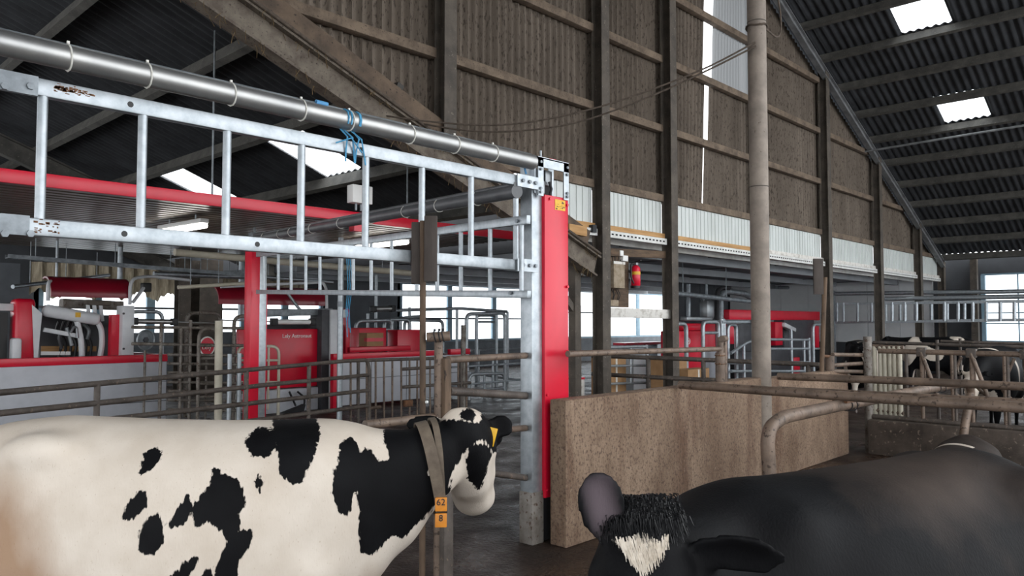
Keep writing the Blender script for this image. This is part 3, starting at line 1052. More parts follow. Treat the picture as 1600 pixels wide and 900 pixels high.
for (x, y0, y1, Y, r, lab) in ((376, 400, 500, 16.0, 0.06, 'vertical galvanised pipe near the far windows beside the red post'), (88, 398, 440, 14.8, 0.02, 'thin vertical rod above the red robot hood'),
                               (187, 395, 440, 15.2, 0.045, 'short drop pipe behind the red robot hood')):
    a, b = pY(x, y0, Y), pY(x, y1, Y)
    tag(T('drop_pipe', [V(b.x, b.y, max(0, b.z)), V(b.x, b.y, cz + 0.02)], r, 'galv', None, 10), lab, 'pipe', 'vertical pipes in the robot barn')
# dark columns by the far windows
for (x, lab) in ((285, 'dark steel column in front of the curtained far windows'), (322, 'wide dark column beside the curtained far windows')):
    p = pY(x, 480, 19.5)
    bm = nb()
    w_ = 0.3 if x == 285 else 0.6
    ibeam(bm, (p.x, p.y, 0), (p.x, p.y, 3.4), w_, w_, (0, 1, 0), 0.03)
    tag(O('steel_column', bm, 'steel_dark', None, False), lab, 'column', 'columns by the far windows')
# insulation curtain above the far windows
bm = nb()
a, b = fpx(40), fpx(470)
n = 120
prev = None
for i in range(n + 1):
    x = lerp(a, b, i / n)
    y = YF - 0.25 + 0.06 * math.sin(i * 1.3)
    zb_ = 2.5 + 0.12 * math.sin(i * 0.5) + random.uniform(-0.05, 0.05)
    r = [bm.verts.new((x, y, zb_)), bm.verts.new((x, y - 0.03, 2.9)), bm.verts.new((x, y, 3.3))]
    if prev:
        bm.faces.new((prev[0], r[0], r[1], prev[1])); bm.faces.new((prev[1], r[1], r[2], prev[2]))
    prev = r
tag(O('window_curtain', bm, 'curtain'), 'dusty frayed beige curtain hanging over the far windows', 'curtain')

# ---------------------------------------------------------------- text
def text(name, s, loc, xdir, ydir, size, m, parent, ext=0.002):
    cu = bpy.data.curves.new('t', 'FONT')
    cu.body = s
    cu.size = size
    cu.extrude = ext
    cu.resolution_u = 3
    ob = bpy.data.objects.new('t', cu)
    COL.objects.link(ob)
    dg = bpy.context.evaluated_depsgraph_get()
    me = bpy.data.meshes.new_from_object(ob.evaluated_get(dg))
    bpy.data.objects.remove(ob)
    bpy.data.curves.remove(cu)
    xd, yd = Vector(xdir).normalized(), Vector(ydir).normalized()
    M = Matrix((xd, yd, xd.cross(yd))).transposed().to_4x4()
    me.transform(Matrix.Translation(Vector(loc)) @ M)
    bm = nb(); bm.from_mesh(me)
    return O(name, bm, m, parent, False)

def disc(bm, c, n, r, th, seg=20):
    n = Vector(n).normalized()
    tube(bm, [Vector(c) - n * th / 2, Vector(c) + n * th / 2], r, seg)

def arc_hood(bm, x0, x1, yc, zc, ry, rz, a0=-0.2, a1=math.pi * 0.62, n=10, th=0.03):
    """curved hood running along x: arc in the y-z plane, open to the back"""
    pr = []
    for k in range(n + 1):
        a = math.pi - lerp(a0, a1, k / n)
        pr.append((yc + ry * math.cos(a), zc + rz * math.sin(a)))
    inn = [(yc + (y - yc) * (1 - th / ry), zc + (z - zc) * (1 - th / rz)) for y, z in pr]
    poly = pr + inn[::-1]
    prism(bm, [(x0, y, z) for y, z in poly], (x1 - x0, 0, 0))

# ---------------------------------------------------------------- robot 1 (left)
R1 = thing('milking_robot', 'milking robot with bright red arm housing and glossy red hood behind a grey panel', 'milking robot', V(4.0, 14.4, 0), 'milking robots')
YP = 13.5
xr1 = pY(260, 600, YP).x
fp = B('front_panel', 0.6, xr1, YP, YP + 0.08, 0.12, 1.12, 'robot_grey', R1, 0.01)
B('panel_cap', 0.6, xr1 + 0.01, YP - 0.012, YP + 0.1, 1.12, 1.245, 'red', R1, 0.008)
for z in (0.45, 0.78):
    B('panel_seam', 0.6, xr1 - 0.005, YP - 0.004, YP + 0.01, z - 0.006, z + 0.006, 'robot_dark', fp)
B('side_panel', xr1 - 0.08, xr1, YP + 0.08, YP + 1.5, 0.12, 1.12, 'robot_grey', R1, 0.01)
B('side_cap', xr1 - 0.09, xr1 + 0.01, YP + 0.1, YP + 1.5, 1.12, 1.24, 'red', R1, 0.008)
def r1(x, y, dy=0.55):
    return pY(x, y, YP + dy)
a, b = r1(19, 560), r1(54, 470)
bm = nb()
span(bm, a.x, b.x, YP + 0.45, YP + 0.8, 1.0, b.z + 0.03, 0.06)
ah = O('arm_housing', bm, 'red', R1, True, 60)
a = r1(60, 560)
bm = nb()
prism(bm, [(b.x, YP + 0.44, 1.0), (r1(57, 560, .44).x, YP + 0.44, 1.0), (r1(66, 490, .44).x, YP + 0.44, r1(66, 490, .44).z), (r1(50, 478, .44).x, YP + 0.44, r1(50, 476, .44).z)], (0, 0.25, 0))
O('housing_edge', bm, 'robot_white', ah, False)
a, b = r1(16, 560, .4), r1(33, 528, .4)
B('arm_cushion', a.x, b.x, YP + 0.32, YP + 0.5, 1.05, b.z, 'robot_white', R1, 0.04)
# robot arm beam
a, b = r1(66, 484), r1(156, 500)
bm = nb()
beam(bm, a, b, 0.2, 0.2, (0, 0, 1), 0.07)
arm = O('robot_arm', bm, 'robot_white', R1, True, 60)
q = r1(122, 492, 0.44)
B('yellow_sticker', q.x - 0.04, q.x + 0.04, YP + 0.44, YP + 0.446, q.z - 0.04, q.z + 0.04, 'yellow', arm)
bm = nb()
tube(bm, fillet([r1(120, 500), r1(127, 530), r1(128, 565)], 0.15), 0.045, 10)
O('arm_bracket', bm, 'robot_white', R1)
bm = nb()
tube(bm, fillet([r1(150, 500), r1(158, 512), r1(160, 535), r1(155, 565)], 0.15), 0.045, 10)
O('arm_bracket', bm, 'robot_white', R1)
BM('arm_strut', r1(68, 515), r1(122, 525), 0.05, 0.07, 'robot_white', R1, bev=0.01)
bm = nb()
tube(bm, fillet([r1(104, 512), r1(108, 525), r1(112, 540)], .05), 0.03, 8)
O('teat_cup_arm', bm, 'sheet_steel', R1)
bm = nb()
tube(bm, fillet([r1(110, 520, .5), r1(116, 510, .5), r1(120, 512, .5), r1(121, 528, .5)], .1), 0.02, 6)
O('teat_cup_arm', bm, 'sheet_steel', R1)
bm = nb()
tube(bm, fillet([r1(95, 518, .7), r1(92, 530, .7), r1(97, 545, .7)], .1), 0.025, 6)
O('teat_cup_arm', bm, 'robot_dark', R1)
bm = nb()
tube(bm, fillet([r1(130, 505, .75), r1(140, 515, .75), r1(136, 530, .75)], .1), 0.03, 6)
O('teat_cup_arm', bm, 'sheet_steel', R1)
bm = nb()
for k in range(7):
    x = 92 + k * 8
    tube(bm, fillet([r1(x, 502, .8), r1(x - 6, 520, .85), r1(x + 4, 536, .8), r1(x, 562, .8)], .15, 3), 0.022, 6)
O('milk_hose', bm, 'black', R1)
BM('timber_slat', r1(64, 545, 1.0), r1(150, 545, 1.0), 0.04, 0.09, 'timber_new', R1)
BM('white_bar', r1(64, 552, .8), r1(110, 552, .8), 0.04, 0.06, 'white', R1)
x0, x1 = r1(62, 520, 1.2).x, r1(186, 520, 1.2).x
bm = nb()
span(bm, x0, x1, YP + 1.2, YP + 1.9, 0.1, r1(100, 492, 1.2).z, 0.03)
O('machine_body', bm, 'robot_dark', R1)
BM('top_beam', r1(95, 474, 1.1), r1(190, 478, 1.1), 0.25, 0.16, 'galv_dirty', R1, bev=0.02)
for x in (137, 147, 157):
    BM('rib_plate', r1(x, 476, 0.7), r1(x + 3, 502, 0.7), 0.05, 0.04, 'robot_white', R1)
BM('cable_duct', r1(133, 472, .7), r1(172, 474, .7), 0.14, 0.09, 'steel_dark', R1, bev=0.02)
a, b = r1(187, 560, .3), r1(207, 478, .3)
wp = B('white_post', a.x, b.x, YP + 0.2, YP + 0.5, 0.1, b.z, 'robot_white', R1, 0.01)
for y in (490, 545):
    bolt(wp, r1(193, y, .2), (0, -1, 0), 0.02, 'robot_dark')
B('post_red_edge', r1(175, 560, .3).x, a.x, YP + 0.35, YP + 0.5, 0.1, b.z - 0.15, 'red', R1)
# hood with its tube frame
ha, hb_ = r1(78, 460, 1.0), r1(204, 460, 1.0)
bm = nb()
arc_hood(bm, ha.x, hb_.x, YP + 1.3, ha.z + 0.02, 0.36, 0.3)
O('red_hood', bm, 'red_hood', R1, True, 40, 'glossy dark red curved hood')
T('hood_frame', fillet([r1(203, 476, .9), r1(203, 436, .9), r1(232, 431, 1.3), r1(298, 438, 1.5)], 0.25, 5), 0.03, 'robot_white', R1, 10)
T('hood_frame', fillet([r1(75, 470, .9), r1(75, 440, .9), r1(90, 438, 1.6)], 0.2, 5), 0.03, 'robot_white', R1, 10)
T('hood_strut', [r1(208, 472, .9), r1(226, 448, 1.2)], 0.03, 'robot_white', R1, 8)
B('strut_joint', r1(222, 445, 1.2).x, r1(236, 445, 1.2).x, YP + 1.15, YP + 1.3, r1(230, 456, 1.2).z, r1(230, 442, 1.2).z, 'black', R1, 0.02)
B('rear_cabinet', 0.6, r1(-2, 500, .7).x, YP + 0.6, YP + 1.6, 0.1, 1.95, 'robot_grey', R1, 0.02)
B('rear_door', r1(-40, 500, .6).x, r1(11, 500, .6).x, YP + 0.55, YP + 0.6, 0.1, r1(5, 488, .6).z, 'black', R1)
B('rear_beam', 0.6, r1(25, 480, .6).x, YP + 0.55, YP + 0.8, r1(5, 486, .6).z, r1(5, 474, .6).z, 'robot_white', R1, 0.02)
# air cylinder between the two robots
a, b = r1(210, 502, .4), r1(272, 503, .4)
cy = thing('air_cylinder', 'slim air cylinder with black ends beside the left milking robot', 'cylinder', (a + b) / 2, 'pneumatic cylinders')
T('barrel', [a, b], 0.045, 'stainless', cy, 12)
T('rod', [b, r1(345, 505, .4)], 0.012, 'stainless', cy, 8)
for p in (a, b):
    B('end_cap', p.x - 0.05, p.x + 0.05, p.y - 0.06, p.y + 0.06, p.z - 0.065, p.z + 0.065, 'black', cy, 0.01)

# ---------------------------------------------------------------- robot 2 (centre)
YQ = 13.3
R2o = thing('milking_robot', 'milking robot with red lettered panel and long grey and red front panel', 'milking robot', V(9.5, 14.2, 0), 'milking robots')
def r2(x, y, dy=0.6):
    return pY(x, y, YQ + dy)
xa, xb = pY(520, 600, YQ).x, pY(733, 600, YQ).x
fp = B('front_panel', xa + 0.17, xb - 0.0, YQ, YQ + 0.08, 0.1, 1.04, 'robot_grey', R2o, 0.01)
B('panel_cap', xa, xb - 0.85, YQ - 0.015, YQ + 0.1, 1.04, 1.155, 'red', R2o, 0.008)
B('panel_cap', xb - 0.6, xb + 0.02, YQ - 0.02, YQ + 0.1, 1.04, 1.17, 'red', R2o, 0.008)
B('panel_edge', xa, xa + 0.17, YQ - 0.015, YQ + 0.1, 0.05, 1.04, 'red', R2o, 0.008)
for k in range(1, 4):
    x = lerp(xa, xb, k / 4)
    B('panel_joint', x - 0.006, x + 0.006, YQ - 0.004, YQ + 0.01, 0.1, 1.03, 'robot_dark', fp)
B('seam', xa + 0.2, xb, YQ - 0.004, YQ + 0.01, 0.62, 0.632, 'robot_dark', fp)
B('side_wall', xb - 0.08, xb, YQ + 0.08, YQ + 1.2, 0.1, 1.04, 'robot_grey', R2o, 0.01)
B('inner_rail', r2(545, 545, .9).x, r2(640, 545, .9).x, YQ + 0.85, YQ + 0.95, r2(600, 549, .9).z, r2(600, 541, .9).z, 'red', R2o, 0.01)
# lettered red machine panel
xa2, xb2 = r2(372, 560).x, r2(496, 560).x
mp_ = B('machine_panel', xa2, xb2, YQ + 0.6, YQ + 0.7, r2(450, 606).z, r2(450, 514).z, 'red', R2o, 0.02, 'red panel with white lettering')
p = r2(441, 528, .595)
q = r2(488, 528, .595)
text('lettering', 'Lely Astronaut', p, (1, 0, 0), (0, 0, 1), (q.x - p.x) / 6.3 * 1.02, 'white', mp_)
B('machine_base', xa2 + 0.3, xb2, YQ + 0.55, YQ + 1.2, 0.0, r2(450, 606).z - 0.02, 'robot_grey', R2o, 0.02)
bm = nb()
prism(bm, [r2(433, 650, .4), r2(478, 632, .4), r2(475, 642, .4), r2(440, 655, .4)], (0, 0.3, 0))
tube(bm, [r2(452, 612, .45), r2(462, 634, .45)], 0.02, 6)
tube(bm, fillet([r2(465, 612, .45), r2(477, 622, .45), r2(474, 640, .45)], .1), 0.02, 6)
O('foot_plate', bm, 'black_rubber', R2o)
gc = B('machine_column', xb2, r2(516, 560, .5).x, YQ + 0.45, YQ + 0.9, 0, r2(505, 484, .5).z, 'robot_dark', R2o, 0.01)
B('column_face', r2(512, 560, .5).x, r2(524, 560, .5).x, YQ + 0.4, YQ + 0.9, 0, r2(520, 484, .5).z, 'robot_white', R2o, 0.01)
BM('panel_top', r2(400, 490, .8), r2(512, 487, .8), 0.4, 0.14, 'galv_dull', R2o, bev=0.01)
B('cabinet_back', r2(400, 500, 1.3).x, r2(510, 500, 1.3).x, YQ + 1.2, YQ + 1.5, 0, 1.75, 'robot_dark', R2o)
bm = nb()
h0, h1 = r2(340, 470, 1.1), r2(508, 470, 1.1)
arc_hood(bm, h0.x, h1.x, YQ + 1.4, h0.z + 0.0, 0.36, 0.32)
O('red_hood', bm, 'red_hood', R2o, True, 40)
T('hood_frame', fillet([r2(345, 448, 1.0), r2(505, 441, 1.0), r2(510, 452, .9), r2(511, 500, .8)], 0.2, 5), 0.032, 'robot_white', R2o, 10)
T('hood_strut', fillet([r2(447, 455, .9), r2(472, 489, .8), r2(520, 487, .8)], 0.15), 0.032, 'galv', R2o, 8)
B('rear_housing', r2(538, 520, 1.0).x, r2(546, 520, 1.0).x, YQ + 0.95, YQ + 1.3, 0.9, r2(540, 482, 1.0).z, 'red', R2o, 0.05)
bm = nb(); disc(bm, r2(537, 490, .9), (0, 1, 0), 0.09, 0.1)
O('drum', bm, 'robot_white', R2o)
# white cylinder with black ends on the lettered machine
a, b = r2(428, 503, .5), r2(488, 503, .5)
cy = thing('air_cylinder', 'white air cylinder with black ends above the lettered red panel', 'cylinder', (a + b) / 2, 'pneumatic cylinders')
T('barrel', [a, b], 0.05, 'white', cy, 12)
T('rod', [a, r2(345, 500, .5)], 0.012, 'stainless', cy, 8)
for p in (a, b):
    B('end_cap', p.x - 0.06, p.x + 0.06, p.y - 0.065, p.y + 0.065, p.z - 0.075, p.z + 0.075, 'black', cy, 0.01)
# round emblem discs on the fence
for (x, y, m, lab, tx) in ((323, 541, 'red', 'round red emblem disc with white lettering on the sorting gate', 'Lely'), (227, 531, 'galv_dull', 'round grey disc with a paler rim beside the left milking robot', None)):
    p = pY(x, y, 13.0)
    e = thing('emblem_disc', lab, 'disc', p - V(0, 0, 0.14), 'round discs on the sorting gates')
    bm = nb(); disc(bm, p, (0.3, -1, 0), 0.16, 0.03, 28)
    O('disc', bm, m, e)
    bm = nb()
    pts = [p + V(0, -0.02, 0) + (V(1, 0.3, 0).normalized() * math.cos(t) + V(0, 0, 1) * math.sin(t)) * 0.16 for t in [k * 2 * math.pi / 24 for k in range(25)]]
    tube(bm, pts, 0.012, 6)
    O('rim', bm, 'white' if tx else 'galv', e)
    if tx:
        text('lettering', tx, p + V(-0.115, -0.06, -0.05), (1, 0.3, 0), (0, 0, 1), 0.13, 'white', e)
    else:
        bm = nb(); disc(bm, p + V(0.0, -0.02, 0), (0.3, -1, 0), 0.05, 0.03, 6)
        O('hub', bm, 'robot_dark', e)
    T('stem', [p - V(0, 0, 0.15), V(p.x, p.y, 0.0)], 0.02, 'galv_dirty', e, 8)

# cardboard carton and red bin behind robot 2's panel
a, b = r2(557, 545, 1.4), r2(600, 512, 1.4)
B_ = B('red_bin', a.x, b.x, YQ + 1.3, YQ + 1.7, 0.0, b.z, 'red', None, 0.02)
tag(B_, 'red bin standing behind the long grey panel', 'bin', 'red bins behind the panel')
a2_, b2_ = r2(617, 545, 1.4), r2(655, 515, 1.4)
tag(B('red_bin', a2_.x, b2_.x, YQ + 1.3, YQ + 1.7, 0.0, b2_.z, 'red', None, 0.02), 'red bin beside the pole behind the long grey panel', 'bin', 'red bins behind the panel')
a, b = r2(569, 541, 1.0), r2(595, 520, 1.0)
cb = thing('carton', 'small brown carton with a red printed band in front of a red bin', 'box', V((a.x + b.x) / 2, YQ + 1.0, a.z))
B('carton_body', a.x, b.x, YQ + 0.9, YQ + 1.2, a.z, b.z, 'cardboard', cb)
B('red_band', a.x - 0.002, b.x + 0.002, YQ + 0.897, YQ + 1.0, lerp(a.z, b.z, 0.35), lerp(a.z, b.z, 0.62), 'red', cb)
# ================================================================ fences, gates, poles
def gnd(p):
    return V(p.x, p.y, 0.0)

def rails(label, cat, P, lines, posts=(), r=0.03, m='pipe_dark', pr=None, pm=None, name='tube_fence', group=None, seg=10):
    """lines: [[(x,y),(x,y)..]] pixel polylines on plane P; posts: [(x, ytop, ybot or None)]"""
    q = P(*lines[0][0])
    o = thing(name, label, cat, gnd(q), group)
    for ln in lines:
        T('rail', fillet([P(*a) for a in ln], 0.15, 4) if len(ln) > 2 else [P(*a) for a in ln], r, m, o, seg)
    for (x, yt, yb) in posts:
        a = P(x, yt)
        b = gnd(a) if yb is None else P(x, yb)
        T('post', [V(a.x, a.y, b.z), a], pr or r, pm or m, o, seg)
    return o

def uloop(label, P, x0, x1, y0, y1, rl=(), r=0.03, m='galv', name='tube_gate', group='tube gates in the robot barn', cat='gate', vb=(), frac=0.0):
    a, b = P(x0, y0), P(x1, y1)
    o = thing(name, label, cat, (gnd(a) + gnd(b)) / 2, group)
    bz = 0.0
    T('frame', fillet([V(a.x, a.y, bz), a, b, V(b.x, b.y, bz)], 0.16, 5), r, m, o, 10)
    for (ya, yb) in rl:
        T('rail', [P(x0, ya), P(x1, yb)], r * 0.75, m, o, 8)
    for (x, ya, yb) in vb:
        p, q = P(x, ya), P(x, yb)
        T('upright', [V(p.x, p.y, max(0, q.z)), p], r * 0.75, m, o, 8)
    return o

# --- brown tube gate behind the white cow
PF = pl((1.8, 8.0), (7.5, 10.4))
fg = rails('long brown tube gate with rounded end between the spotted cow and the robots', 'gate', PF,
           [[(-60, 619), (180, 597), (420, 575), (540, 564), (573, 562), (577, 575), (577, 680)],
            [(-60, 652), (180, 627), (420, 601), (575, 586)], [(-60, 682), (180, 654), (420, 627), (575, 610)], [(-60, 712), (420, 654), (575, 634)]],
           [(152, 600, 720), (385, 578, None), (483, 569, 690), (-50, 616, None)], 0.03, 'pipe_dark', name='tube_gate', group='brown tube gates')
p = PF(584, 638)
T('latch_pin', [PF(576, 638), PF(594, 636)], 0.03, 'pipe_brown', fg, 8)
# --- barred panel
PV = lambda x, y: pY(x, y, 10.9)
bars = [(x, 563, 665) for x in (548, 560, 573, 587, 600, 613, 627, 640, 652, 672, 684, 716, 729)]
o = rails('brown panel of upright bars in front of the long grey robot panel', 'fence', PV,
          [[(540, 564), (640, 561), (735, 559)], [(540, 672), (735, 655)], [(628, 577), (690, 573)], [(628, 605), (735, 598)]], (), 0.03, 'pipe_dark', group='fences of the robot barn')
for (x, yt, yb) in bars:
    T('bar', [PV(x, yt), PV(x, yb)], 0.018, 'pipe_brown', o, 8)
T('post', [gnd(PV(560, 600)), PV(560, 563)], 0.03, 'pipe_dark', o)
T('post', [gnd(PV(720, 600)), PV(720, 560)], 0.03, 'pipe_dark', o)
p = PV(637, 630)
B('latch_box', p.x - 0.1, p.x + 0.08, p.y - 0.06, p.y + 0.02, p.z - 0.06, p.z + 0.06, 'rust', o, 0.015)
# thin grey rails to the right of the posts
o = rails('thin grey tube fence behind the post with the strapped stub', 'fence', lambda x, y: pY(x, y, 11.3),
          [[(705, 574), (835, 566)], [(705, 603), (835, 591)], [(705, 648), (835, 640)]], [(724, 508, None), (826, 560, None)], 0.02, 'galv_dull', 0.05, 'galv_dirty', group='fences of the robot barn')

# --- crowd gates between the robots
PC = lambda x, y: pY(x, y, 12.6)
ys = (513, 540, 554, 568, 582, 597, 611, 625, 640)
o = rails('dirty grey crowd gate of many level tubes between the two robots', 'gate', PC,
          [[(206, 511), (386, 513)], [(206, 537), (386, 540)]] + [[(262, y), (386, y + 2)] for y in ys[2:]], [(252, 505, None), (283, 512, None), (298, 500, None)], 0.026, 'galv_dirty', name='tube_gate', group='tube gates in the robot barn')
uloop('dirty tube gate with rounded corner beside the tan pole', lambda x, y: pY(x, y, 12.3), 311, 342, 514, 514, [(y, y) for y in (540, 560, 580, 600, 620)], 0.03, 'galv_dirty')
tag(T('wooden_pole', [gnd(pY(342, 600, 12.0)), pY(342, 501, 12.0)], 0.062, 'cream_pipe', None, 14), 'thick tan pole standing between the crowd gate and the red post', 'pole')
for x, yt in ((359, 553), (374, 552), (388, 549), (412, 549)):
    p = pY(x, yt, 11.6)
    tag(T('steel_stake', [gnd(p), p], 0.036, 'galv', None, 12), {359: 'short galvanised stake just right of the thick tan pole', 374: 'short galvanised stake between two others left of the slim red post', 388: 'short galvanised stake touching the left side of the slim red post', 412: 'short galvanised stake to the right of the slim red post'}[x], 'stake', 'galvanised stakes by the far red post')
uloop('pale tube gate with rounded corners in front of the lettered red panel', lambda x, y: pY(x, y, 12.9), 372, 436, 541, 541, [(y, y) for y in (563, 597)], 0.028, 'cream_pipe', vb=[(420, 541, 640)])
uloop('high pale tube loop beside the left robot post', lambda x, y: pY(x, y, 14.6), 200, 254, 487, 487, [(512, 512)], 0.035, 'galv')
uloop('high pale tube loop below the cream pipe end', lambda x, y: pY(x, y, 14.6), 292, 345, 489, 489, [(505, 505)], 0.035, 'galv_dirty')
uloop('high pale tube loop just left of the slim red post', lambda x, y: pY(x, y, 13.65), 366, 400, 494, 494, (), 0.035, 'galv_dirty')

# --- tube loops behind robot 2's panel and by the far windows
Q = lambda Y: (lambda x, y: pY(x, y, Y))
uloop('galvanised loop around the red bin with the carton', Q(15.3), 556, 612, 502, 500, [(515, 515)], 0.045, 'galv', group='galvanised loops by the far windows')
uloop('galvanised loop between the carton and the dark pole', Q(15.45), 601, 640, 500, 499, (), 0.05, 'galv', group='galvanised loops by the far windows', vb=[(613, 500, 640), (626, 500, 640)])
uloop('galvanised loop crossing behind the dark pole with the board', Q(15.6), 632, 692, 500, 501, (), 0.045, 'galv', group='galvanised loops by the far windows')
uloop('tall galvanised gate loop with mesh of thin rails by the far windows', Q(14.2), 729, 789, 491, 489, [(640, 636)], 0.05, 'galv', vb=[(745, 491, 560), (776, 491, 640)], group='galvanised loops by the far windows')
uloop('dark blue grey inner loop behind the tall galvanised gate loop', Q(15.6), 744, 775, 493, 493, [(503, 503), (532, 532)], 0.04, 'galv_dull', group='galvanised loops by the far windows')
o = rails('galvanised overhead rail joining the loops by the far windows', 'rail', Q(15.9),
          [[(580, 486), (720, 482), (792, 487)], [(577, 502), (660, 494)]], [(714, 484, 545), (575, 490, None), (588, 430, 545), (640, 480, 545), (793, 487, None)], 0.045, 'galv', 0.04, group='galvanised loops by the far windows')
rails('two low pale rails in front of the far windows near the floor', 'rail', Q(16.5),
      [[(735, 548), (836, 543)], [(735, 583), (836, 598)]], [(748, 546, None), (835, 545, None)], 0.035, 'galv', group='fences of the robot barn')
uloop('low galvanised loop near the wet floor right of the long grey panel', Q(13.0), 733, 788, 585, 583, [(610, 606)], 0.04, 'galv', vb=[(757, 585, 650), (770, 560, 650)], group='galvanised loops by the far windows')
for (x0, y0, x1, y1, Y, lab) in ((583, 483, 613, 482, 15.8, 'small silver air cylinder lying on the loop rail'),):
    a, b = pY(x0, y0, Y), pY(x1, y1, Y)
    cy = thing('air_cylinder', lab, 'cylinder', (a + b) / 2, 'pneumatic cylinders')
    T('barrel', [a, b], 0.07, 'stainless', cy, 12)
    for p in (a, b):
        B('end_cap', p.x - 0.06, p.x + 0.06, p.y - 0.08, p.y + 0.08, p.z - 0.08, p.z + 0.08, 'black', cy, 0.01)

# --- pole with two boards, posts in the gate line
def board_pole(xp, y0, y1, d, boards, label, blabel, r, stand=0.0):
    a, b = pD(xp[0], y0, d), pD(xp[1], y1, d)
    o = thing('board_pole', label, 'pole', V(b.x, b.y, stand), 'poles with dark boards')
    T('pole', [V(b.x, b.y, stand), V(a.x, a.y, a.z)], r, 'post_wood', o, 12)
    for (x0, ya, x1, yb, dd) in boards:
        p, q = pD(x0, yb, d + dd), pD(x1, ya, d + dd)
        c = (p + q) / 2
        w_ = (q - p).dot(RT)
        bm = nb()
        box(bm, c, (w_, 0.03, abs(q.z - p.z)), Matrix.Rotation(math.atan2(RT.y, RT.x), 3, 'Z'), 0.004)
        O('board', bm, 'board_dark', o, True, 40)
    return o
bp = board_pole((661, 661), 345, 660, 5.3, [(663, 337, 683, 440, -0.04), (643, 347, 661, 444, 0.035)], 'upright pole with two dark boards behind the spotted cow', '', 0.022)
B_ = pD(696, 600, 5.3)
ps = thing('gate_stop_post', 'rusty double post with a strapped tube stub behind the cow collar', 'post', gnd(B_))
c = pD(685, 600, 5.3)
T('front_post', [gnd(c), V(c.x, c.y, pD(685, 530, 5.3).z)], 0.03, 'pipe_brown', ps, 12)
BM('rear_post', gnd(B_), V(B_.x, B_.y, pD(696, 560, 5.3).z), 0.06, 0.06, 'post_wood', ps, (0, 1, 0), 0.006)
B('post_sleeve', B_.x - 0.042, B_.x + 0.042, B_.y - 0.042, B_.y + 0.042, 0.0, 0.98, 'pipe_dark', ps, 0.006)
a, b = pD(667, 527, 5.25), pD(703, 525, 5.25)
tb = T('tube_stub', [a, b], 0.034, 'pipe_brown', ps, 14)
for t in (0.35, 0.55, 0.7):
    cable_tie(tb, lerp(a, b, t), b - a, 0.035, 'strap').data.materials[0] = MATS['black_rubber']
bolt(ps, pD(668, 628, 5.25), (-1, 0, 0), 0.01, 'white')
# rails between that post and the near red post, and on over the divider wall
PG = pl((B_.x, B_.y), (xs0, YG + 0.07))
def single(name, px, r, m, label, group, P=PG, seg=12):
    bm = nb()
    tube(bm, [P(*a) for a in px], r, seg)
    return tag(O(name, bm, m), label, 'rail', group)
gr = 'rails in the line of the nearest gate'
single('rail_pipe', [(700, 562), (832, 555)], 0.026, 'pipe_brown', 'light brown rail pipe from the rusty double post to the red post', gr)
single('rail_pipe', [(701, 611), (832, 619)], 0.03, 'pipe_dark', 'dark thick rail pipe below the light brown rail', gr)
single('rail_pipe', [(700, 730), (832, 748)], 0.026, 'pipe_dark', 'low dark rail pipe at the height of the spotted cow muzzle', gr)
single('rail_pipe', [(705, 678), (832, 668)], 0.026, 'pipe_brown', 'flat brown rail pipe near the wet floor beside the yellow ear tag', gr)
single('rail_pipe', [(570, 664), (688, 651)], 0.03, 'pipe_brown', 'brown rail pipe just above the neck of the spotted cow', gr, lambda x, y: pY(x, y, c.y + 0.02))
# rail on top of the divider wall with its pipe post
PT = lambda x, y: pY(x, y, YD + 0.06)
wr = thing('wall_rail', 'light brown rail on a strapped pipe post on top of the concrete divider wall', 'rail', V(PT(1128, 600).x, YD + 0.06, 1.17))
T('rail', [PT(887, 553), PT(1128, 545)], 0.026, 'pipe_brown', wr, 12)
q = PT(1125, 545)
T('pipe_post', [V(q.x, q.y, 1.165), V(q.x, q.y, PT(1125, 551).z)], 0.05, 'pipe_brown', wr, 16)
T('side_post', [V(q.x + 0.1, q.y, 1.165), V(q.x + 0.1, q.y, PT(1138, 526).z)], 0.026, 'pipe_brown', wr, 12)
T('upper_pipe', [V(q.x + 0.01, q.y, PT(1125, 552).z), V(q.x + 0.01, q.y, PT(1128, 527).z)], 0.032, 'pipe_brown', wr, 12)
T('tube_stub', [V(q.x - 0.07, q.y - 0.06, PT(1127, 529).z), V(q.x + 0.12, q.y + 0.0, PT(1135, 529).z)], 0.034, 'pipe_brown', wr, 12)
for y in (555, 568):
    cable_tie(wr, V(q.x, q.y, PT(1125, y).z), (0.02, 0.01, 1), 0.052, 'strap').data.materials[0] = MATS['rust']
# right pole with a board on the short divider
dd = (PT(1286, 580) - CC).dot(FW)
board_pole((1289, 1284), 433, 585, dd, [(1271, 404, 1286, 460, -0.03)], 'upright pole with one dark board on top of the short divider wall', '', 0.03, 1.15)
bs = thing('bracket_post', 'rusty bracket post beside the pole on the short divider wall', 'post', V(PT(1297, 580).x, YD + 0.06, 1.15))
T('post', [V(PT(1297, 580).x, YD + 0.06, 1.15), V(PT(1297, 580).x, YD + 0.06, PT(1297, 556).z)], 0.06, 'pipe_brown', bs)
T('pin', [PT(1286, 556), PT(1302, 558)], 0.02, 'rust', bs, 8)
# rails from the divider end to the feed fence post
PE = pl((9.7, 4.1), (11.15, 3.85))
rails('three short brown rails between the divider end and the feed fence post', 'rail', PE,
      [[(1299, 571), (1358, 567)], [(1301, 554), (1358, 555)], [(1301, 580), (1358, 581)]], (), 0.028, 'pipe_brown', group='rails beside the feed fence')
# far tube fence, annex entrance
PM = pl((10.2, 7.6), (10.9, 4.2))
rails('dark brown tube fence with two rails behind the concrete divider wall', 'fence', PM,
      [[(925, 556), (1050, 560), (1280, 570)], [(925, 584), (1050, 591), (1280, 601)]], [(1099, 562, None), (1013, 558, None), (1263, 568, None), (935, 556, None)], 0.035, 'pipe_dark', group='fences behind the divider wall')

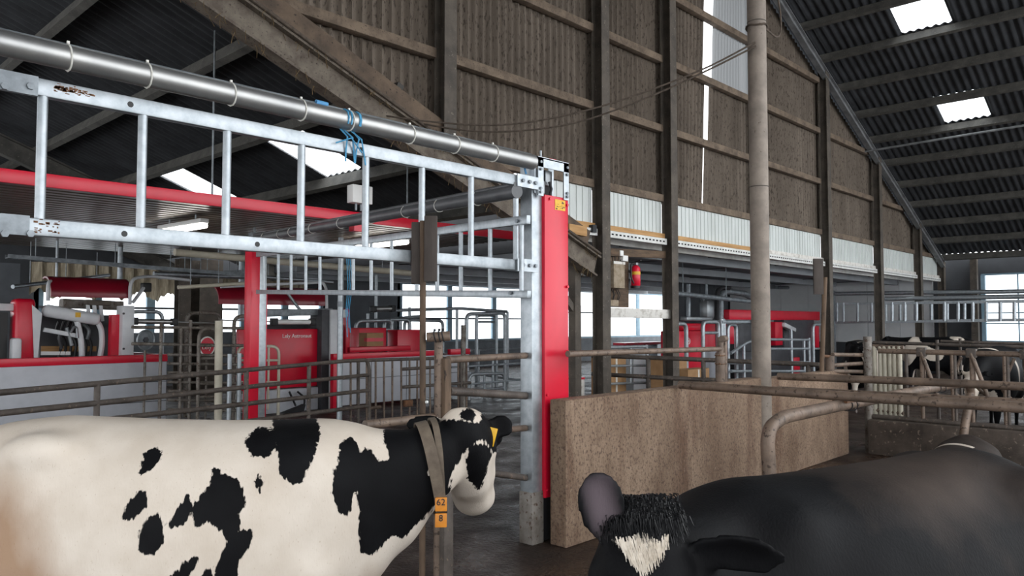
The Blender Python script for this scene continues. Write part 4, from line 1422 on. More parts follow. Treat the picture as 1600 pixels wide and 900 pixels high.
# --- cubicle rails and loop divider in the right foreground
cgp = 'cubicle rails on the right'
def xr_(px, X0, r, label):
    P = lambda x, y: pX(x, y, X0)
    bm = nb()
    pts = [P(*a) for a in px]
    e = pts[-1] + (pts[-1] - pts[-2]).normalized() * 1.2
    tube(bm, pts + [e], r, 14)
    return tag(O('cubicle_rail', bm, 'pipe_brown'), label, 'rail', cgp)
xr_([(1062, 601), (1320, 619), (1600, 637)], 6.45, 0.04, 'front cubicle rail resting on the long divider wall and loop')
xr_([(1216, 609), (1600, 629)], 6.95, 0.032, 'thinner cubicle rail just behind the front one')
xr_([(1216, 588), (1410, 595), (1600, 604)], 8.35, 0.04, 'rear cubicle rail resting on the short divider wall')
PL_ = lambda x, y: pY(x, y, 2.42)
lp = thing('cubicle_loop', 'big bent brown cubicle divider tube in front of the round column', 'cubicle divider', gnd(PL_(1200, 700)))
pts = [PL_(*a) for a in ((1199, 690), (1203, 668), (1222, 652), (1310, 634), (1400, 617), (1480, 602), (1512, 598), (1518, 612), (1508, 660))]
pts = [gnd(PL_(1201, 690)), PL_(1200, 735)] + pts + [gnd(PL_(1497, 705))]
pts[1].x = pts[0].x
T('bent_tube', fillet(pts, 0.12, 4), 0.048, 'pipe_brown', lp, 16)
for t, x in ((0, 1322), (1, 1330), (2, 1462), (3, 1470)):
    c = PL_(x, 632 if x < 1400 else 606)
    ct = cable_tie(lp, c, (1, 0, 0.02), 0.052, 'clamp_ring')
    ct.data.materials[0] = MATS['black_rubber']
c = PL_(1326, 621)
BM('clamp_plate', c + V(-0.2, 0, -0.02), c + V(0.12, 0, -0.02), 0.12, 0.02, 'rust', lp)

# --- feed fence with its kerb
XFd = 11.15
PX = lambda x, y: pX(x, y, XFd)
y_l, y_r = PX(1362, 600).y, -2.2
kb = B('feed_kerb', XFd - 0.15, XFd + 0.35, y_r - 1, y_l + 0.02, 0, 0.47, 'concrete_kerb', None, 0.02)
tag(kb, 'dark dirty concrete kerb under the feed fence', 'kerb')
ff = thing('feed_fence', 'brown headlock feed fence with diagonal bars standing on the kerb', 'feed fence', V(XFd, (y_l + y_r) / 2, 0.47))
zt_, zb_ = PX(1480, 551).z, PX(1480, 660).z
T('top_rail', [(XFd, y_l - 0.1, zt_), (XFd, y_r, zt_)], 0.035, 'pipe_brown', ff, 12)
T('bottom_rail', [(XFd, y_l, zb_), (XFd, y_r, zb_)], 0.035, 'pipe_dark', ff, 12)
ypos = [PX(x, 600).y for x in (1441, 1519)]
dy = ypos[0] - ypos[1]
y = ypos[0]
while y > y_r + 0.5:
    T('upright', [(XFd, y, zb_), (XFd, y, zt_)], 0.026, 'pipe_brown', ff, 8)
    T('upright', [(XFd, y + 0.19, zb_), (XFd, y + 0.19, zt_)], 0.022, 'pipe_dark', ff, 8)
    T('swing_bar', [(XFd - 0.02, y, zt_), (XFd - 0.02, y - 0.22, lerp(zb_, zt_, 0.25))], 0.026, 'pipe_brown', ff, 8)
    T('neck_bow', fillet([(XFd + 0.03, y - 0.02, zt_ - 0.1), (XFd + 0.03, y - 0.02, lerp(zb_, zt_, 0.55)), (XFd + 0.03, y - 0.14, lerp(zb_, zt_, 0.42))], 0.1), 0.02, 'pipe_brown', ff, 8)
    T('neck_bow', fillet([(XFd + 0.03, y - 0.46, zt_ - 0.05), (XFd + 0.03, y - 0.3, lerp(zb_, zt_, 0.5)), (XFd + 0.03, y - 0.5, lerp(zb_, zt_, 0.3))], 0.1), 0.02, 'pipe_brown', ff, 8)
    bm = nb(); span(bm, XFd - 0.04, XFd + 0.04, y - 0.06, y + 0.06, zt_ - 0.06, zt_ + 0.06, 0.015)
    O('pivot_block', bm, 'pipe_dark', ff)
    T('upright', [(XFd, y - 0.36, zb_), (XFd, y - 0.36, zt_)], 0.024, 'pipe_brown', ff, 8)
    y -= dy
p = PX(1356, 560)
tag(T('fence_post', [gnd(p), V(p.x, p.y, PX(1356, 526).z)], 0.055, 'galv_dirty', None, 14), 'round grey post at the left end of the feed fence', 'post')
# pale barred gate at the end of the feed fence
PGt = lambda x, y: pX(x, y, 11.6)
gb = thing('barred_gate', 'pale brown gate of upright bars beside the feed fence end post', 'gate', gnd(PGt(1390, 600)))
T('top_rail', [PGt(1364, 541), PGt(1412, 543)], 0.03, 'pipe_brown', gb)
T('bottom_rail', [PGt(1364, 640), PGt(1412, 646)], 0.03, 'pipe_brown', gb)
for x in (1366, 1375, 1382, 1390, 1397, 1405):
    p = PGt(x, 541)
    T('bar', [V(p.x, p.y, 0.02), p], 0.035, 'cream_pipe', gb, 8)
# farther rails behind the cows
for (X0, y0, y1, lab) in ((14.8, 535, 543, 'long thin rail behind the heads of the feeding cows'), (18.5, 533, 538, 'farthest thin rail in front of the right window')):
    P = lambda x, y: pX(x, y, X0)
    rails(lab, 'rail', P, [[(1364 if X0 < 16 else 1470, y0), (1620, y1)]], [(1464 if X0 < 16 else 1500, y0 - 4, None), (1600, y1, None)], 0.03, 'pipe_dark', group='rails beside the feed fence')

# --- rear lift gates at the right, in front of the window
PR1, PR2 = (lambda x, y: pX(x, y, 27.5)), (lambda x, y: pX(x, y, 25.5))
def rear_gate(P, x0, x1, yp, yt, yb, xs, label, plabel):
    o = thing('lift_gate', label, 'gate', P(x0, yb), 'raised lift gates')
    T('pipe', [P(x0, yp), P(x1, yp - 4)], 0.07, 'galv', o, 10)
    BM('top_rail', P(x0, yt), P(x1, yt - 4), 0.06, 0.08, 'galv', o)
    BM('bottom_rail', P(x0, yb), P(x1, yb - 4), 0.06, 0.08, 'galv', o)
    for x in xs:
        T('bar', [P(x, yt - 2), P(x, yb - 1)], 0.048, 'galv', o, 8)
    q = P(x0, yp)
    g_ = thing('gate_post', plabel, 'post', gnd(q) + V(0, 0.12, 0), 'red lift gate posts')
    B('channel', q.x - 0.1, q.x + 0.06, q.y + 0.02, q.y + 0.14, 0, q.z + 0.1, 'galv', g_)
    B('red_cover', q.x - 0.1, q.x + 0.1, q.y + 0.14, q.y + 0.28, 0.3, q.z - 0.1, 'red', g_)
    return o
rear_gate(PR1, 1305, 1620, 459, 475, 504, (1308, 1318, 1340, 1362, 1384, 1406, 1430, 1455, 1480, 1507), 'far raised lift gate on the slim red post beside the white annex panels', 'far slim red gate post beside the pole with one dark board')
rear_gate(PR2, 1383, 1620, 467, 474, 503, (1394, 1414, 1432, 1476, 1497, 1520, 1541, 1563, 1585), 'far raised lift gate hanging in front of the right window', 'far slim red gate post under the white wall panels near the feed fence')

# --- board with the fire extinguisher between the two gable columns
YB = YW + 0.02
P7 = lambda x, y: pY(x, y, YB)
eb = thing('plywood_board', 'weathered plywood board with switch boxes between two steel columns', 'board', V(P7(965, 480).x, YB, P7(965, 482).z))
B('panel', P7(945, 440).x, P7(984, 440).x, YB + 0.02, YB + 0.05, P7(965, 480).z, P7(965, 392).z, 'timber_old', eb, 0.004)
a, b = P7(950, 450), P7(967, 410)
fb = B('fuse_box', a.x, b.x, YB - 0.12, YB + 0.02, a.z, b.z, 'dirty_box', eb, 0.01)
B('box_lid', a.x - 0.005, b.x + 0.005, YB - 0.125, YB - 0.11, lerp(a.z, b.z, 0.9), b.z, 'timber_pale', fb)
for (x0, y0, x1, y1, m) in ((945, 478, 962, 469, 'dirty_box'), (969, 408, 977, 400, 'white'), (965, 400, 970, 392, 'white'), (968, 430, 970, 418, 'white')):
    a, b = P7(x0, y0), P7(x1, y1)
    B('switch', a.x, b.x, YB - 0.06, YB + 0.02, a.z, b.z, m, eb, 0.006)
bm = nb()
for k in range(9):
    x = 949 + k * 3.2
    a, b = P7(x, 393), P7(x + random.uniform(-2, 2), 412)
    tube(bm, [a, lerp(a, b, 0.5) + V(random.uniform(-.04, .04), -0.02, 0), b], 0.007, 5)
for k in range(5):
    x = 952 + k * 3.4
    a, b = P7(x, 452), P7(x + random.uniform(-3, 3), 470)
    tube(bm, [a, lerp(a, b, 0.5) + V(random.uniform(-.04, .04), -0.02, 0), b], 0.007, 5)
o = O('wiring', bm, 'black_rubber', eb); o['kind'] = 'stuff'
a, b = P7(947, 391), P7(1043, 404)
tag(BM('timber_beam', V(10.05, YB, P7(947, 394).z), V(11.9, YB, P7(1043, 399).z), 0.08, 0.13, 'timber_old', None, bev=0.008), 'old brown timber beam above the plywood board', 'beam')
zz = P7(990, 489).z
tag(BM('timber_beam', V(10.02, YB - 0.05, zz), V(11.98, YB - 0.05, P7(1042, 491).z), 0.09, 0.16, 'timber_pale', None, bev=0.006), 'flaking white painted timber beam below the plywood board', 'beam')
# extinguisher
p = P7(987, 448); q = P7(987, 415)
ex = thing('fire_extinguisher', 'red fire extinguisher with black hose hanging on the plywood board', 'fire extinguisher', V(p.x, YB - 0.08, p.z))
h_ = q.z - p.z
pts = [V(p.x, YB - 0.08, p.z + t * h_) for t in (0, 0.03, 0.86, 0.94, 1.0)]
bm = nb(); tube(bm, pts, 0.08, 18, [0.07, 0.082, 0.082, 0.06, 0.03])
cyl = O('cylinder', bm, 'red', ex, True, 50)
bm = nb(); tube(bm, [V(p.x, YB - 0.08, p.z + 0.55 * h_), V(p.x, YB - 0.08, p.z + 0.7 * h_)], 0.0835, 18)
O('yellow_band', bm, 'yellow', cyl)
bm = nb(); tube(bm, [V(p.x, YB - 0.08, p.z - 0.03), V(p.x, YB - 0.08, p.z + 0.012)], 0.085, 18)
O('base_ring', bm, 'black', ex)
bm = nb()
span(bm, p.x - 0.03, p.x + 0.03, YB - 0.12, YB - 0.04, q.z, q.z + 0.05, 0.01)
O('valve', bm, 'sheet_steel', ex)
BM('handle', V(p.x - 0.01, YB - 0.2, q.z + 0.08), V(p.x, YB - 0.05, q.z + 0.05), 0.03, 0.02, 'black', ex)
T('hose', fillet([V(p.x - 0.02, YB - 0.08, q.z + 0.03), V(p.x - 0.13, YB - 0.08, q.z + 0.03), V(p.x - 0.13, YB - 0.08, p.z + 0.15), V(p.x - 0.08, YB - 0.1, p.z + 0.05)], 0.06), 0.014, 'black', ex, 8)
# dark post and brace where the low rafter lands, rusty sheet beside it
x0 = pY(898, 500, YW + 0.15).x
sp = thing('eave_post', 'dark steel post and brace carrying the low end of the sloping rafter', 'post', V(x0, YW + 0.12, 0))
BM('post', V(x0, YW + 0.15, 0), V(x0, YW + 0.15, 2.75), 0.14, 0.14, 'steel_dark', sp, (0, 1, 0))
BM('knee_brace', V(x0 - 0.75, YW + 0.15, 2.62), V(x0 - 0.05, YW + 0.15, 2.0), 0.08, 0.1, 'steel_dark', sp)
B('cap_plate', x0 - 0.2, x0 + 0.2, YW + 0.05, YW + 0.25, 2.72, 2.78, 'steel_dark', sp)
tag(B('steel_sheet', pY(904, 540, YW + .3).x, 9.82, YW + 0.28, YW + 0.3, 0.0, pY(904, 477, YW + .3).z, 'rust', None), 'rusty brown steel sheet beside the dark eave post', 'sheet')
# loose timber end by the gable column
tag(BM('timber_block', V(pY(884, 350, YW - .1).x, YW - 0.12, pY(888, 358, YW - .1).z), V(pY(912, 356, YW - .1).x, YW - 0.12, pY(888, 359, YW - .1).z), 0.1, 0.15, 'timber_new', None, bev=0.006), 'short new timber block behind the top of the red post', 'block')

# --- things on the floor behind the divider wall
def carton(x0, y0, x1, y1, Y, label, m='cardboard', rot=0.0, dep=0.4):
    a, b = pY(x0, y1, Y), pY(x1, y0, Y)
    o = thing('carton', label, 'box', V((a.x + b.x) / 2, Y + dep / 2, 0), 'cartons stacked behind the fence')
    bm = nb()
    box(bm, V((a.x + b.x) / 2, Y + dep / 2, b.z / 2), (b.x - a.x, dep, b.z), Matrix.Rotation(rot, 3, 'Y'))
    c = O('carton_body', bm, m, o)
    bm = nb()
    box(bm, V((a.x + b.x) / 2, Y - 0.003 , b.z / 2), (0.06, 0.004, b.z * 0.98), Matrix.Rotation(rot, 3, 'Y'))
    O('tape', bm, 'timber_pale', c)
    return o
carton(948, 558, 978, 600, 9.6, 'tall brown carton behind the dark tube fence')
carton(1040, 560, 1073, 600, 8.7, 'brown carton in front of the red cabinet')
carton(1075, 575, 1108, 604, 8.15, 'lower brown carton leaning by the red cabinet', rot=0.0, dep=0.3)
carton(990, 558, 1032, 604, 10.6, 'pale white carton behind the leaning plank', 'wall_white')
a, b = pY(1012, 602, 9.75), pY(1032, 562, 9.75)
tag(BM('plank', V(a.x, 9.75, 0.02), V(b.x, 9.8, b.z), 0.2, 0.03, 'timber_new', None, (0, 1, 0)), 'new plank leaning beside the pale carton', 'plank')
p = pD(899, 592, 16.0)
dr = thing('plastic_drum', 'white plastic drum with red rim at the divider wall end', 'drum', gnd(p))
bm = nb(); tube(bm, [gnd(p), V(p.x, p.y, p.z * 0.1), V(p.x, p.y, p.z * 0.9), p], 0.2, 20, [0.17, 0.185, 0.19, 0.18])
O('drum_body', bm, 'timber_pale', dr, True, 60)
bm = nb(); tube(bm, [p, p + V(0, 0, 0.04)], 0.2, 20)
O('rim', bm, 'red', dr)
uloop('galvanised tube frame with level rails in front of the pale carton', Q(9.4), 944, 1011, 543, 541, [(572, 571), (600, 598)], 0.035, 'galv', vb=[(985, 541, 600)], group='galvanised frames in the annex')
tag(B('red_table', pY(978, 540, 17).x, pY(1040, 540, 17).x, 17, 17.6, 0.9, 1.0, 'red', None), 'red topped bench below the annex windows', 'bench')
rt_ = bpy.data.objects['red_table']
bm = nb()
for x_ in (WO['red_table'].x - 0.9, WO['red_table'].x + 0.9):
    B('leg', x_ - 0.04, x_ + 0.04, 17.1, 17.5, 0, 0.9, 'galv_dull', rt_)

# ---------------------------------------------------------------- robot 3 in the annex
Y3 = 9.7
R3 = thing('milking_robot', 'milking robot with red cabinet and red overhead beam inside the annex', 'milking robot', V(pY(1150, 560, Y3).x, Y3 + 0.5, 0), 'milking robots')
P3 = lambda x, y, dy=0: pY(x, y, Y3 + dy)
def cab(name, x0, y0, x1, y1, m, dy=0, dep=0.5, parent=R3, floor=False, bev=0.02):
    dy *= 0.5; dep *= 0.7
    a, b = P3(x0, y1, dy), P3(x1, y0, dy)
    return B(name, a.x, b.x, Y3 + dy, Y3 + dy + dep, 0 if floor else a.z, b.z, m, parent, bev)
rcab = cab('red_cabinet', 1060, 517, 1097, 560, 'red', 0, 0.7, floor=True)
p = P3(1075, 533, -0.004)
bm = nb()
pts = [p + V(math.cos(t) * 0.1, 0, math.sin(t) * 0.075) for t in [k * 2 * math.pi / 20 for k in range(21)]]
tube(bm, pts, 0.01, 5)
for dx in (-0.04, 0.0, 0.04):
    box(bm, p + V(dx, 0, 0), (0.012, 0.008, 0.06))
box(bm, p, (0.08, 0.008, 0.012))
O('emblem', bm, 'white', rcab)
cab('pink_cover', 1070, 505, 1098, 517, 'red', 0.2, 0.4, bev=0.05)
cab('red_cabinet', 1101, 506, 1118, 560, 'red', 0.3, 0.6, floor=True)
cab('grey_cabinet', 1098, 548, 1122, 590, 'robot_grey', -0.05, 0.3, floor=True)
cab('vacuum_tank', 1106, 468, 1118, 500, 'sheet_steel', 1.2, 0.4, bev=0.1)
cab('red_beam', 1140, 487, 1281, 500, 'red', 2.0, 0.3, floor=False)
cab('arm_housing', 1212, 503, 1223, 540, 'red', 1.4, 0.4)
cab('arm_housing', 1141, 505, 1152, 538, 'red', 1.0, 0.4)
cab('machine_body', 1153, 505, 1178, 560, 'robot_dark', 1.4, 0.5, floor=True)
cab('machine_body', 1226, 500, 1272, 560, 'robot_dark', 1.8, 0.5, floor=True)
BM('robot_arm', P3(1222, 507, .7), P3(1240, 516, .7), 0.2, 0.14, 'robot_white', R3, bev=0.04)
BM('top_bar', P3(1068, 498, .1), P3(1108, 499, .1), 0.2, 0.1, 'sheet_steel', R3, bev=0.02)
cab('red_edge', 1275, 505, 1280, 545, 'red', 1.6, 0.3)
cab('red_column', 1240, 558, 1250, 595, 'red', 0.8, 0.2, floor=True)
cab('base_panel', 1150, 545, 1240, 600, 'robot_dark', 0.6, 0.1, floor=True)
g3 = 'galvanised frames in the annex'
for (x0, x1, y, dy, lab, rl) in ((1055, 1072, 506, -0.3, 'galvanised loop at the left edge of the red annex cabinet', ()), (1098, 1122, 503, -0.4, 'galvanised loop between the two red annex cabinets', ((520, 520),)),
                                 (1128, 1131, 500, -0.4, 'narrow galvanised post pair right of the red annex cabinets', ()), (1137, 1150, 507, -0.3, 'galvanised loop behind the strapped pipe post', ()),
                                 (1270, 1294, 507, -0.3, 'galvanised loop beside the pole with one dark board', ((545, 545),))):
    uloop(lab, Q(Y3 + dy), x0, x1, y, y, rl, 0.05, 'galv', group=g3)
rails('galvanised annex railing with sloped tube right of the strapped pipe post', 'railing', Q(9.2),
      [[(1142, 552), (1165, 536), (1182, 530), (1264, 531)], [(1142, 567), (1264, 566)], [(1142, 580), (1264, 580)], [(1180, 545), (1264, 545)]], [(1162, 538, None), (1176, 500, None), (1192, 505, None), (1236, 515, None), (1256, 531, None), (1264, 528, None)], 0.04, 'galv', 0.04, group=g3)
rails('galvanised overhead crossbar in front of the red annex beam', 'railing', Q(9.3),
      [[(1126, 503), (1182, 503)]], [(1127, 498, None), (1178, 500, None)], 0.06, 'galv', 0.05, group=g3)
# ceiling services of the annex
a, b = pY(1050, 459, 9.6), pY(1290, 478, 9.6)
for (x0, y0, x1, y1, Y, r, lab) in ((1052, 458, 1182, 472, 9.8, 0.06, 'long grey pipe hung across the front of the annex'), (1213, 449, 1275, 451, 13.0, 0.07, 'grey pipe below the annex ceiling behind the round column')):
    a, b = pY(x0, y0, Y), pY(x1, y1, Y)
    o = tag(T('service_pipe', [a, b], r, 'galv_dull', None, 12), lab, 'pipe', 'pipes in the annex')
    for t in (0.1, 0.6, 0.95):
        p = lerp(a, b, t)
        T('pipe_hanger', [p, V(p.x, p.y, 3.3)], 0.012, 'galv_dull', o, 5)
for (pts, r, lab) in (([(1076, 498), (1076, 444)], 0.05, 'straight vertical pipe rising from the red annex cabinet'), ([(1100, 498), (1100, 470), (1094, 462), (1084, 462)], 0.05, 'bent vertical pipe above the red annex cabinet'),
                      ([(1104, 500), (1104, 444)], 0.03, 'thin vertical pipe beside the bent annex pipe'), ([(1120, 500), (1120, 455), (1126, 450), (1140, 450)], 0.06, 'dark hose rising from the annex tank'),
                      ([(1126, 503), (1126, 462), (1133, 455), (1165, 459), (1176, 468)], 0.09, 'wide pale duct arching above the annex robot')):
    Yq = Y3 + 0.6 + 0.16 * ['straight', 'bent', 'thin', 'dark', 'wide'].index(lab.split()[0])
    ps_ = [pY(x, y, Yq) for x, y in pts]
    tag(T('drop_pipe', fillet(ps_, 0.15) if len(ps_) > 2 else ps_, r, 'black_rubber' if 'dark' in lab else 'galv_dull', None, 10), lab, 'pipe', 'pipes in the annex')
# ================================================================ cattle
def cow_material():
    m = bpy.data.materials.new('cow_coat')
    m.use_nodes = True
    N, L = m.node_tree.nodes, m.node_tree.links
    b = N['Principled BSDF']
    b.inputs['Roughness'].default_value = 0.65
    b.inputs['Specular IOR Level'].default_value = 0.1
    b.inputs['Sheen Weight'].default_value = 0.0
    b.inputs['Sheen Roughness'].default_value = 0.5
    tc = N.new('ShaderNodeTexCoord')
    def attr(n):
        a = N.new('ShaderNodeAttribute'); a.attribute_name = n
        return a.outputs['Fac']
    def noi(sc, st=(1, 1, 1), det=4):
        mp = N.new('ShaderNodeMapping'); mp.inputs['Scale'].default_value = st
        L.new(tc.outputs['Object'], mp.inputs[0])
        n = N.new('ShaderNodeTexNoise'); n.inputs['Scale'].default_value = sc; n.inputs['Detail'].default_value = det
        L.new(mp.outputs[0], n.inputs['Vector'])
        return n.outputs[0]
    def rng(s, a, bb, c=0, d=1):
        r = N.new('ShaderNodeMapRange')
        for k, v in ((1, a), (2, bb), (3, c), (4, d)):
            r.inputs[k].default_value = v
        L.new(s, r.inputs[0]); return r.outputs[0]
    def mix(f, a, c):
        x = N.new('ShaderNodeMix'); x.data_type = 'RGBA'
        L.new(f, x.inputs[0])
        for k, v in ((6, a), (7, c)):
            if isinstance(v, tuple): x.inputs[k].default_value = v
            else: L.new(v, x.inputs[k])
        return x.outputs[2]
    def madd(a, mul, c):
        x = N.new('ShaderNodeMath'); x.operation = 'MULTIPLY_ADD'
        L.new(a, x.inputs[0]); x.inputs[1].default_value = mul; L.new(c, x.inputs[2]); return x.outputs[0]
    def sub(a, v):
        x = N.new('ShaderNodeMath'); x.operation = 'SUBTRACT'
        L.new(a, x.inputs[0]); x.inputs[1].default_value = v; return x.outputs[0]
    fur = sub(noi(95, (1, 1, 0.28)), 0.5)
    wob = sub(noi(16), 0.5)
    c0 = madd(wob, 0.02, madd(fur, 0.03, attr('coat')))
    blk = rng(c0, -0.002, 0.002)
    white = mix(rng(noi(5), 0.35, 0.7), lin('#d2c8bc'), lin('#c1b5a7'))
    white = mix(rng(noi(220, (1, 1, .3)), 0.66, 0.72), white, lin('#b9aa99'))
    dirt = madd(sub(noi(7, (1, 1, .5)), 0.5), 0.6, attr('dirt'))
    white = mix(rng(dirt, 0.3, 1.0, 0, 0.85), white, lin('#8a6a4e'))
    black = mix(rng(noi(6), 0.4, 0.75), lin('#0a0a0c'), lin('#121315'))
    dust = madd(sub(noi(7, (1, 1, 1)), 0.5), 0.7, attr('dust'))
    black = mix(rng(dust, 0.3, 1.1, 0, 0.8), black, lin('#4a403a'))
    col = mix(blk, white, black)
    col = mix(rng(attr('skin'), 0.0, 1.0), col, lin('#5a5055'))
    L.new(col, b.inputs['Base Color'])
    bp = N.new('ShaderNodeBump'); bp.inputs['Strength'].default_value = 0.35; bp.inputs['Distance'].default_value = 0.004
    L.new(noi(160, (1, 1, 0.35), 5), bp.inputs['Height'])
    L.new(bp.outputs[0], b.inputs['Normal'])
    MATS['cow_coat'] = m
cow_material()

def ering(c, d, up, rv, rh, n=20, ex=0.85, drop=0.0):
    d = Vector(d).normalized()
    s = d.cross(Vector(up)).normalized()
    u = s.cross(d)
    out = []
    for k in range(n):
        a = 2 * math.pi * k / n
        sa, ca = math.sin(a), math.cos(a)
        out.append(Vector(c) + s * rh * math.copysign(abs(sa) ** ex, sa) + u * rv * math.copysign(abs(ca) ** ex, ca))
    return out

def ear_mesh(bm, base, tip, face, w, th=0.02, cup=0.5):
    """cupped leaf-shaped ear; face = direction the open side looks to"""
    base, tip = Vector(base), Vector(tip)
    d = (tip - base)
    L_ = d.length
    d.normalize()
    f = Vector(face); f = (f - d * f.dot(d)).normalized()
    s = d.cross(f)
    rings = []
    for t, k in ((0.0, 0.45), (0.12, 0.62), (0.3, 0.9), (0.5, 1.0), (0.7, 0.92), (0.86, 0.68), (0.96, 0.36), (1.0, 0.12)):
        c = base + d * (L_ * t)
        hw = w * k
        out = []
        n = 7
        for i in range(n):
            a = lerp(-1.25, 1.25, i / (n - 1))
            out.append(c + s * (math.sin(a) / math.sin(1.25) * hw) - f * ((math.cos(a) - math.cos(1.25)) * hw * cup))
        for i in range(n)[::-1]:
            a = lerp(-1.25, 1.25, i / (n - 1))
            out.append(c + s * (math.sin(a) / math.sin(1.25) * hw * 1.12) - f * ((math.cos(a) - math.cos(1.25)) * hw * cup + th))
        rings.append(out)
    loft(bm, rings)

def build_cow(neck, poll, h, u, ears, vox=0.013, lying=False, legs=True, headw=1.0, hips=1.0, muz=1.0):
    """local frame: x forward, y left, z up, ground at z = 0; returns mesh and head frame"""
    bm = nb()
    dz = -0.55 if lying else 0.0
    st = [(-0.88, 1.30, 1.02, .10), (-0.83, 1.37, .86, .18), (-0.70, 1.42, .72, .245), (-0.48, 1.445, .64, .285), (-0.3, 1.435, .60, .30), (-0.1, 1.425, .555, .335),
          (0.12, 1.42, .54, .35), (0.34, 1.42, .57, .325), (0.5, 1.43, .63, .27), (0.64, 1.41, .72, .225), (0.75, 1.36, .83, .165), (0.82, 1.26, .97, .09)]
    if hips < 1:
        st[0], st[1], st[2] = (-0.88, 1.15, .95, .10), (-0.83, 1.25, .84, .18), (-0.68, 1.37, .72, .245)
    rings = []
    for (x, zt, zb, hw) in st:
        r = []
        zm = lerp(zb, zt, 0.5)
        for k in range(24):
            a = 2 * math.pi * k / 24
            sa, ca = math.sin(a), math.cos(a)
            y = hw * math.copysign(abs(sa) ** (0.72 if ca < 0 else 0.85), sa)
            z = zm + (zt - zm) * math.copysign(abs(ca) ** (0.95 if ca > 0 else 0.8), ca)
            if lying and ca < 0:
                y *= 1.15
            r.append(V(x, y, max(z + dz, 0.02 if lying else -1)))
        rings.append(r)
    loft(bm, rings)
    # hook bones and pins
    def ell(c, r, n=12):
        bmesh.ops.create_icosphere(bm, subdivisions=2, radius=1.0, matrix=Matrix.Translation(Vector(c) + V(0, 0, dz)) @ Matrix.Diagonal((*r, 1)))
    for s in (-1, 1):
        ell((-0.46, 0.20 * s, 1.335), (0.15, 0.085, 0.075))
        ell((-0.82, 0.12 * s, 1.26), (0.07, 0.06, 0.08))
        ell((0.47, 0.165 * s, 1.06), (0.24, 0.115, 0.34))
        if lying:
            ell((-0.52, 0.27 * s, 0.82), (0.32, 0.17, 0.27))
            ell((0.42, 0.25 * s, 0.68), (0.24, 0.11, 0.13))
        if not lying:
            ell((-0.58, 0.19 * s, 0.92), (0.22, 0.125, 0.3))
    # neck
    nr = []
    P = [Vector(p[:3]) for p in neck]
    for i, p in enumerate(neck):
        d = (P[min(i + 1, len(P) - 1)] - P[max(i - 1, 0)])
        nr.append(ering(p[:3], d, (0, 0, 1), p[3], p[4]))
    loft(bm, nr)
    # head
    poll, h, u = Vector(poll), Vector(h).normalized(), Vector(u)
    u = (u - h * u.dot(h)).normalized()
    s = h.cross(u).normalized()
    hr = []
    for (t, w_, tp, bt) in ((-0.05, .05, -.03, -.12), (0.0, .085, .012, -.17), (.06, .108, .035, -.20), (.15, .118, .042, -.215), (.22, .105, .034, -.21), (.30, .085, .018, -.185), (.38, .072, .005, -.15), (.44, .078, 0, -.14), (.49, .076, -.012, -.13), (.525, .05, -.04, -.10)):
        c = poll + h * t + u * ((tp + bt) / 2)
        if t > 0.25:
            w_ *= muz
            bt = bt * (1 + (muz - 1) * .5)
        r = []
        for k in range(20):
            a = 2 * math.pi * k / 20
            sa, ca = math.sin(a), math.cos(a)
            r.append(c + s * (w_ * headw * math.copysign(abs(sa) ** .8, sa) * (1.0 if ca > -0.3 else 0.82)) + u * ((tp - bt) / 2 * math.copysign(abs(ca) ** .8, ca)))
        hr.append(r)
    loft(bm, hr)
    for sg in (-1, 1):     # eye sockets
        bmesh.ops.create_icosphere(bm, subdivisions=2, radius=1.0, matrix=Matrix.Translation(poll + h * .165 + s * (.105 * sg * headw) + u * .005) @ Matrix.Diagonal((.038, .038, .038, 1)))
    for e in ears:
        ear_mesh(bm, *e)
    if legs and not lying:
        for sg in (-1, 1):
            tube(bm, [(.50, .17 * sg, .95), (.50, .165 * sg, .72), (.52, .15 * sg, .52), (.53, .15 * sg, .40), (.52, .15 * sg, .30), (.52, .15 * sg, .14), (.54, .15 * sg, .07), (.55, .15 * sg, 0.0)], 0, 12, [.14, .105, .07, .062, .045, .042, .052, .06])
            tube(bm, [(-.60, .17 * sg, .95), (-.50, .19 * sg, .74), (-.58, .18 * sg, .60), (-.70, .17 * sg, .47), (-.68, .17 * sg, .36), (-.64, .17 * sg, .14), (-.61, .17 * sg, .07), (-.60, .17 * sg, 0.0)], 0, 12, [.19, .15, .10, .062, .05, .043, .052, .06])
        ell((-0.42, 0, 0.60), (0.24, 0.19, 0.19))
    tube(bm, [(-.86, 0, 1.36 + dz), (-.93, 0, 1.26 + dz), (-.95, 0, 0.95 + dz), (-.945, 0, max(.55 + dz, .06)), (-.94, 0, max(.35 + dz, .04))], 0, 8, [.04, .03, .022, .03, .04])
    bmesh.ops.recalc_face_normals(bm, faces=bm.faces)
    me = bpy.data.meshes.new('cow_src')
    bm.to_mesh(me); bm.free()
    ob = bpy.data.objects.new('cow_src', me)
    COL.objects.link(ob)
    r = ob.modifiers.new('r', 'REMESH'); r.mode = 'VOXEL'; r.voxel_size = vox; r.adaptivity = 0
    sm = ob.modifiers.new('s', 'SMOOTH'); sm.factor = 0.5; sm.iterations = 5
    dg = bpy.context.evaluated_depsgraph_get()
    out = bpy.data.meshes.new_from_object(ob.evaluated_get(dg))
    bpy.data.objects.remove(ob)
    out.name = 'cow_body'
    out.polygons.foreach_set('use_smooth', [True] * len(out.polygons))
    co = np.empty(len(out.vertices) * 3, dtype=np.float32)
    out.vertices.foreach_get('co', co)
    co = co.reshape(-1, 3).astype(np.float64)
    # relax the trunk so that joints between the masses vanish; the head and ears keep their detail
    ne = len(out.edges)
    ed = np.empty(ne * 2, dtype=np.int32)
    out.edges.foreach_get('vertices', ed)
    e0, e1 = ed[0::2], ed[1::2]
    nv_ = len(co)
    deg = np.bincount(e0, minlength=nv_) + np.bincount(e1, minlength=nv_)
    hp = np.array(poll)
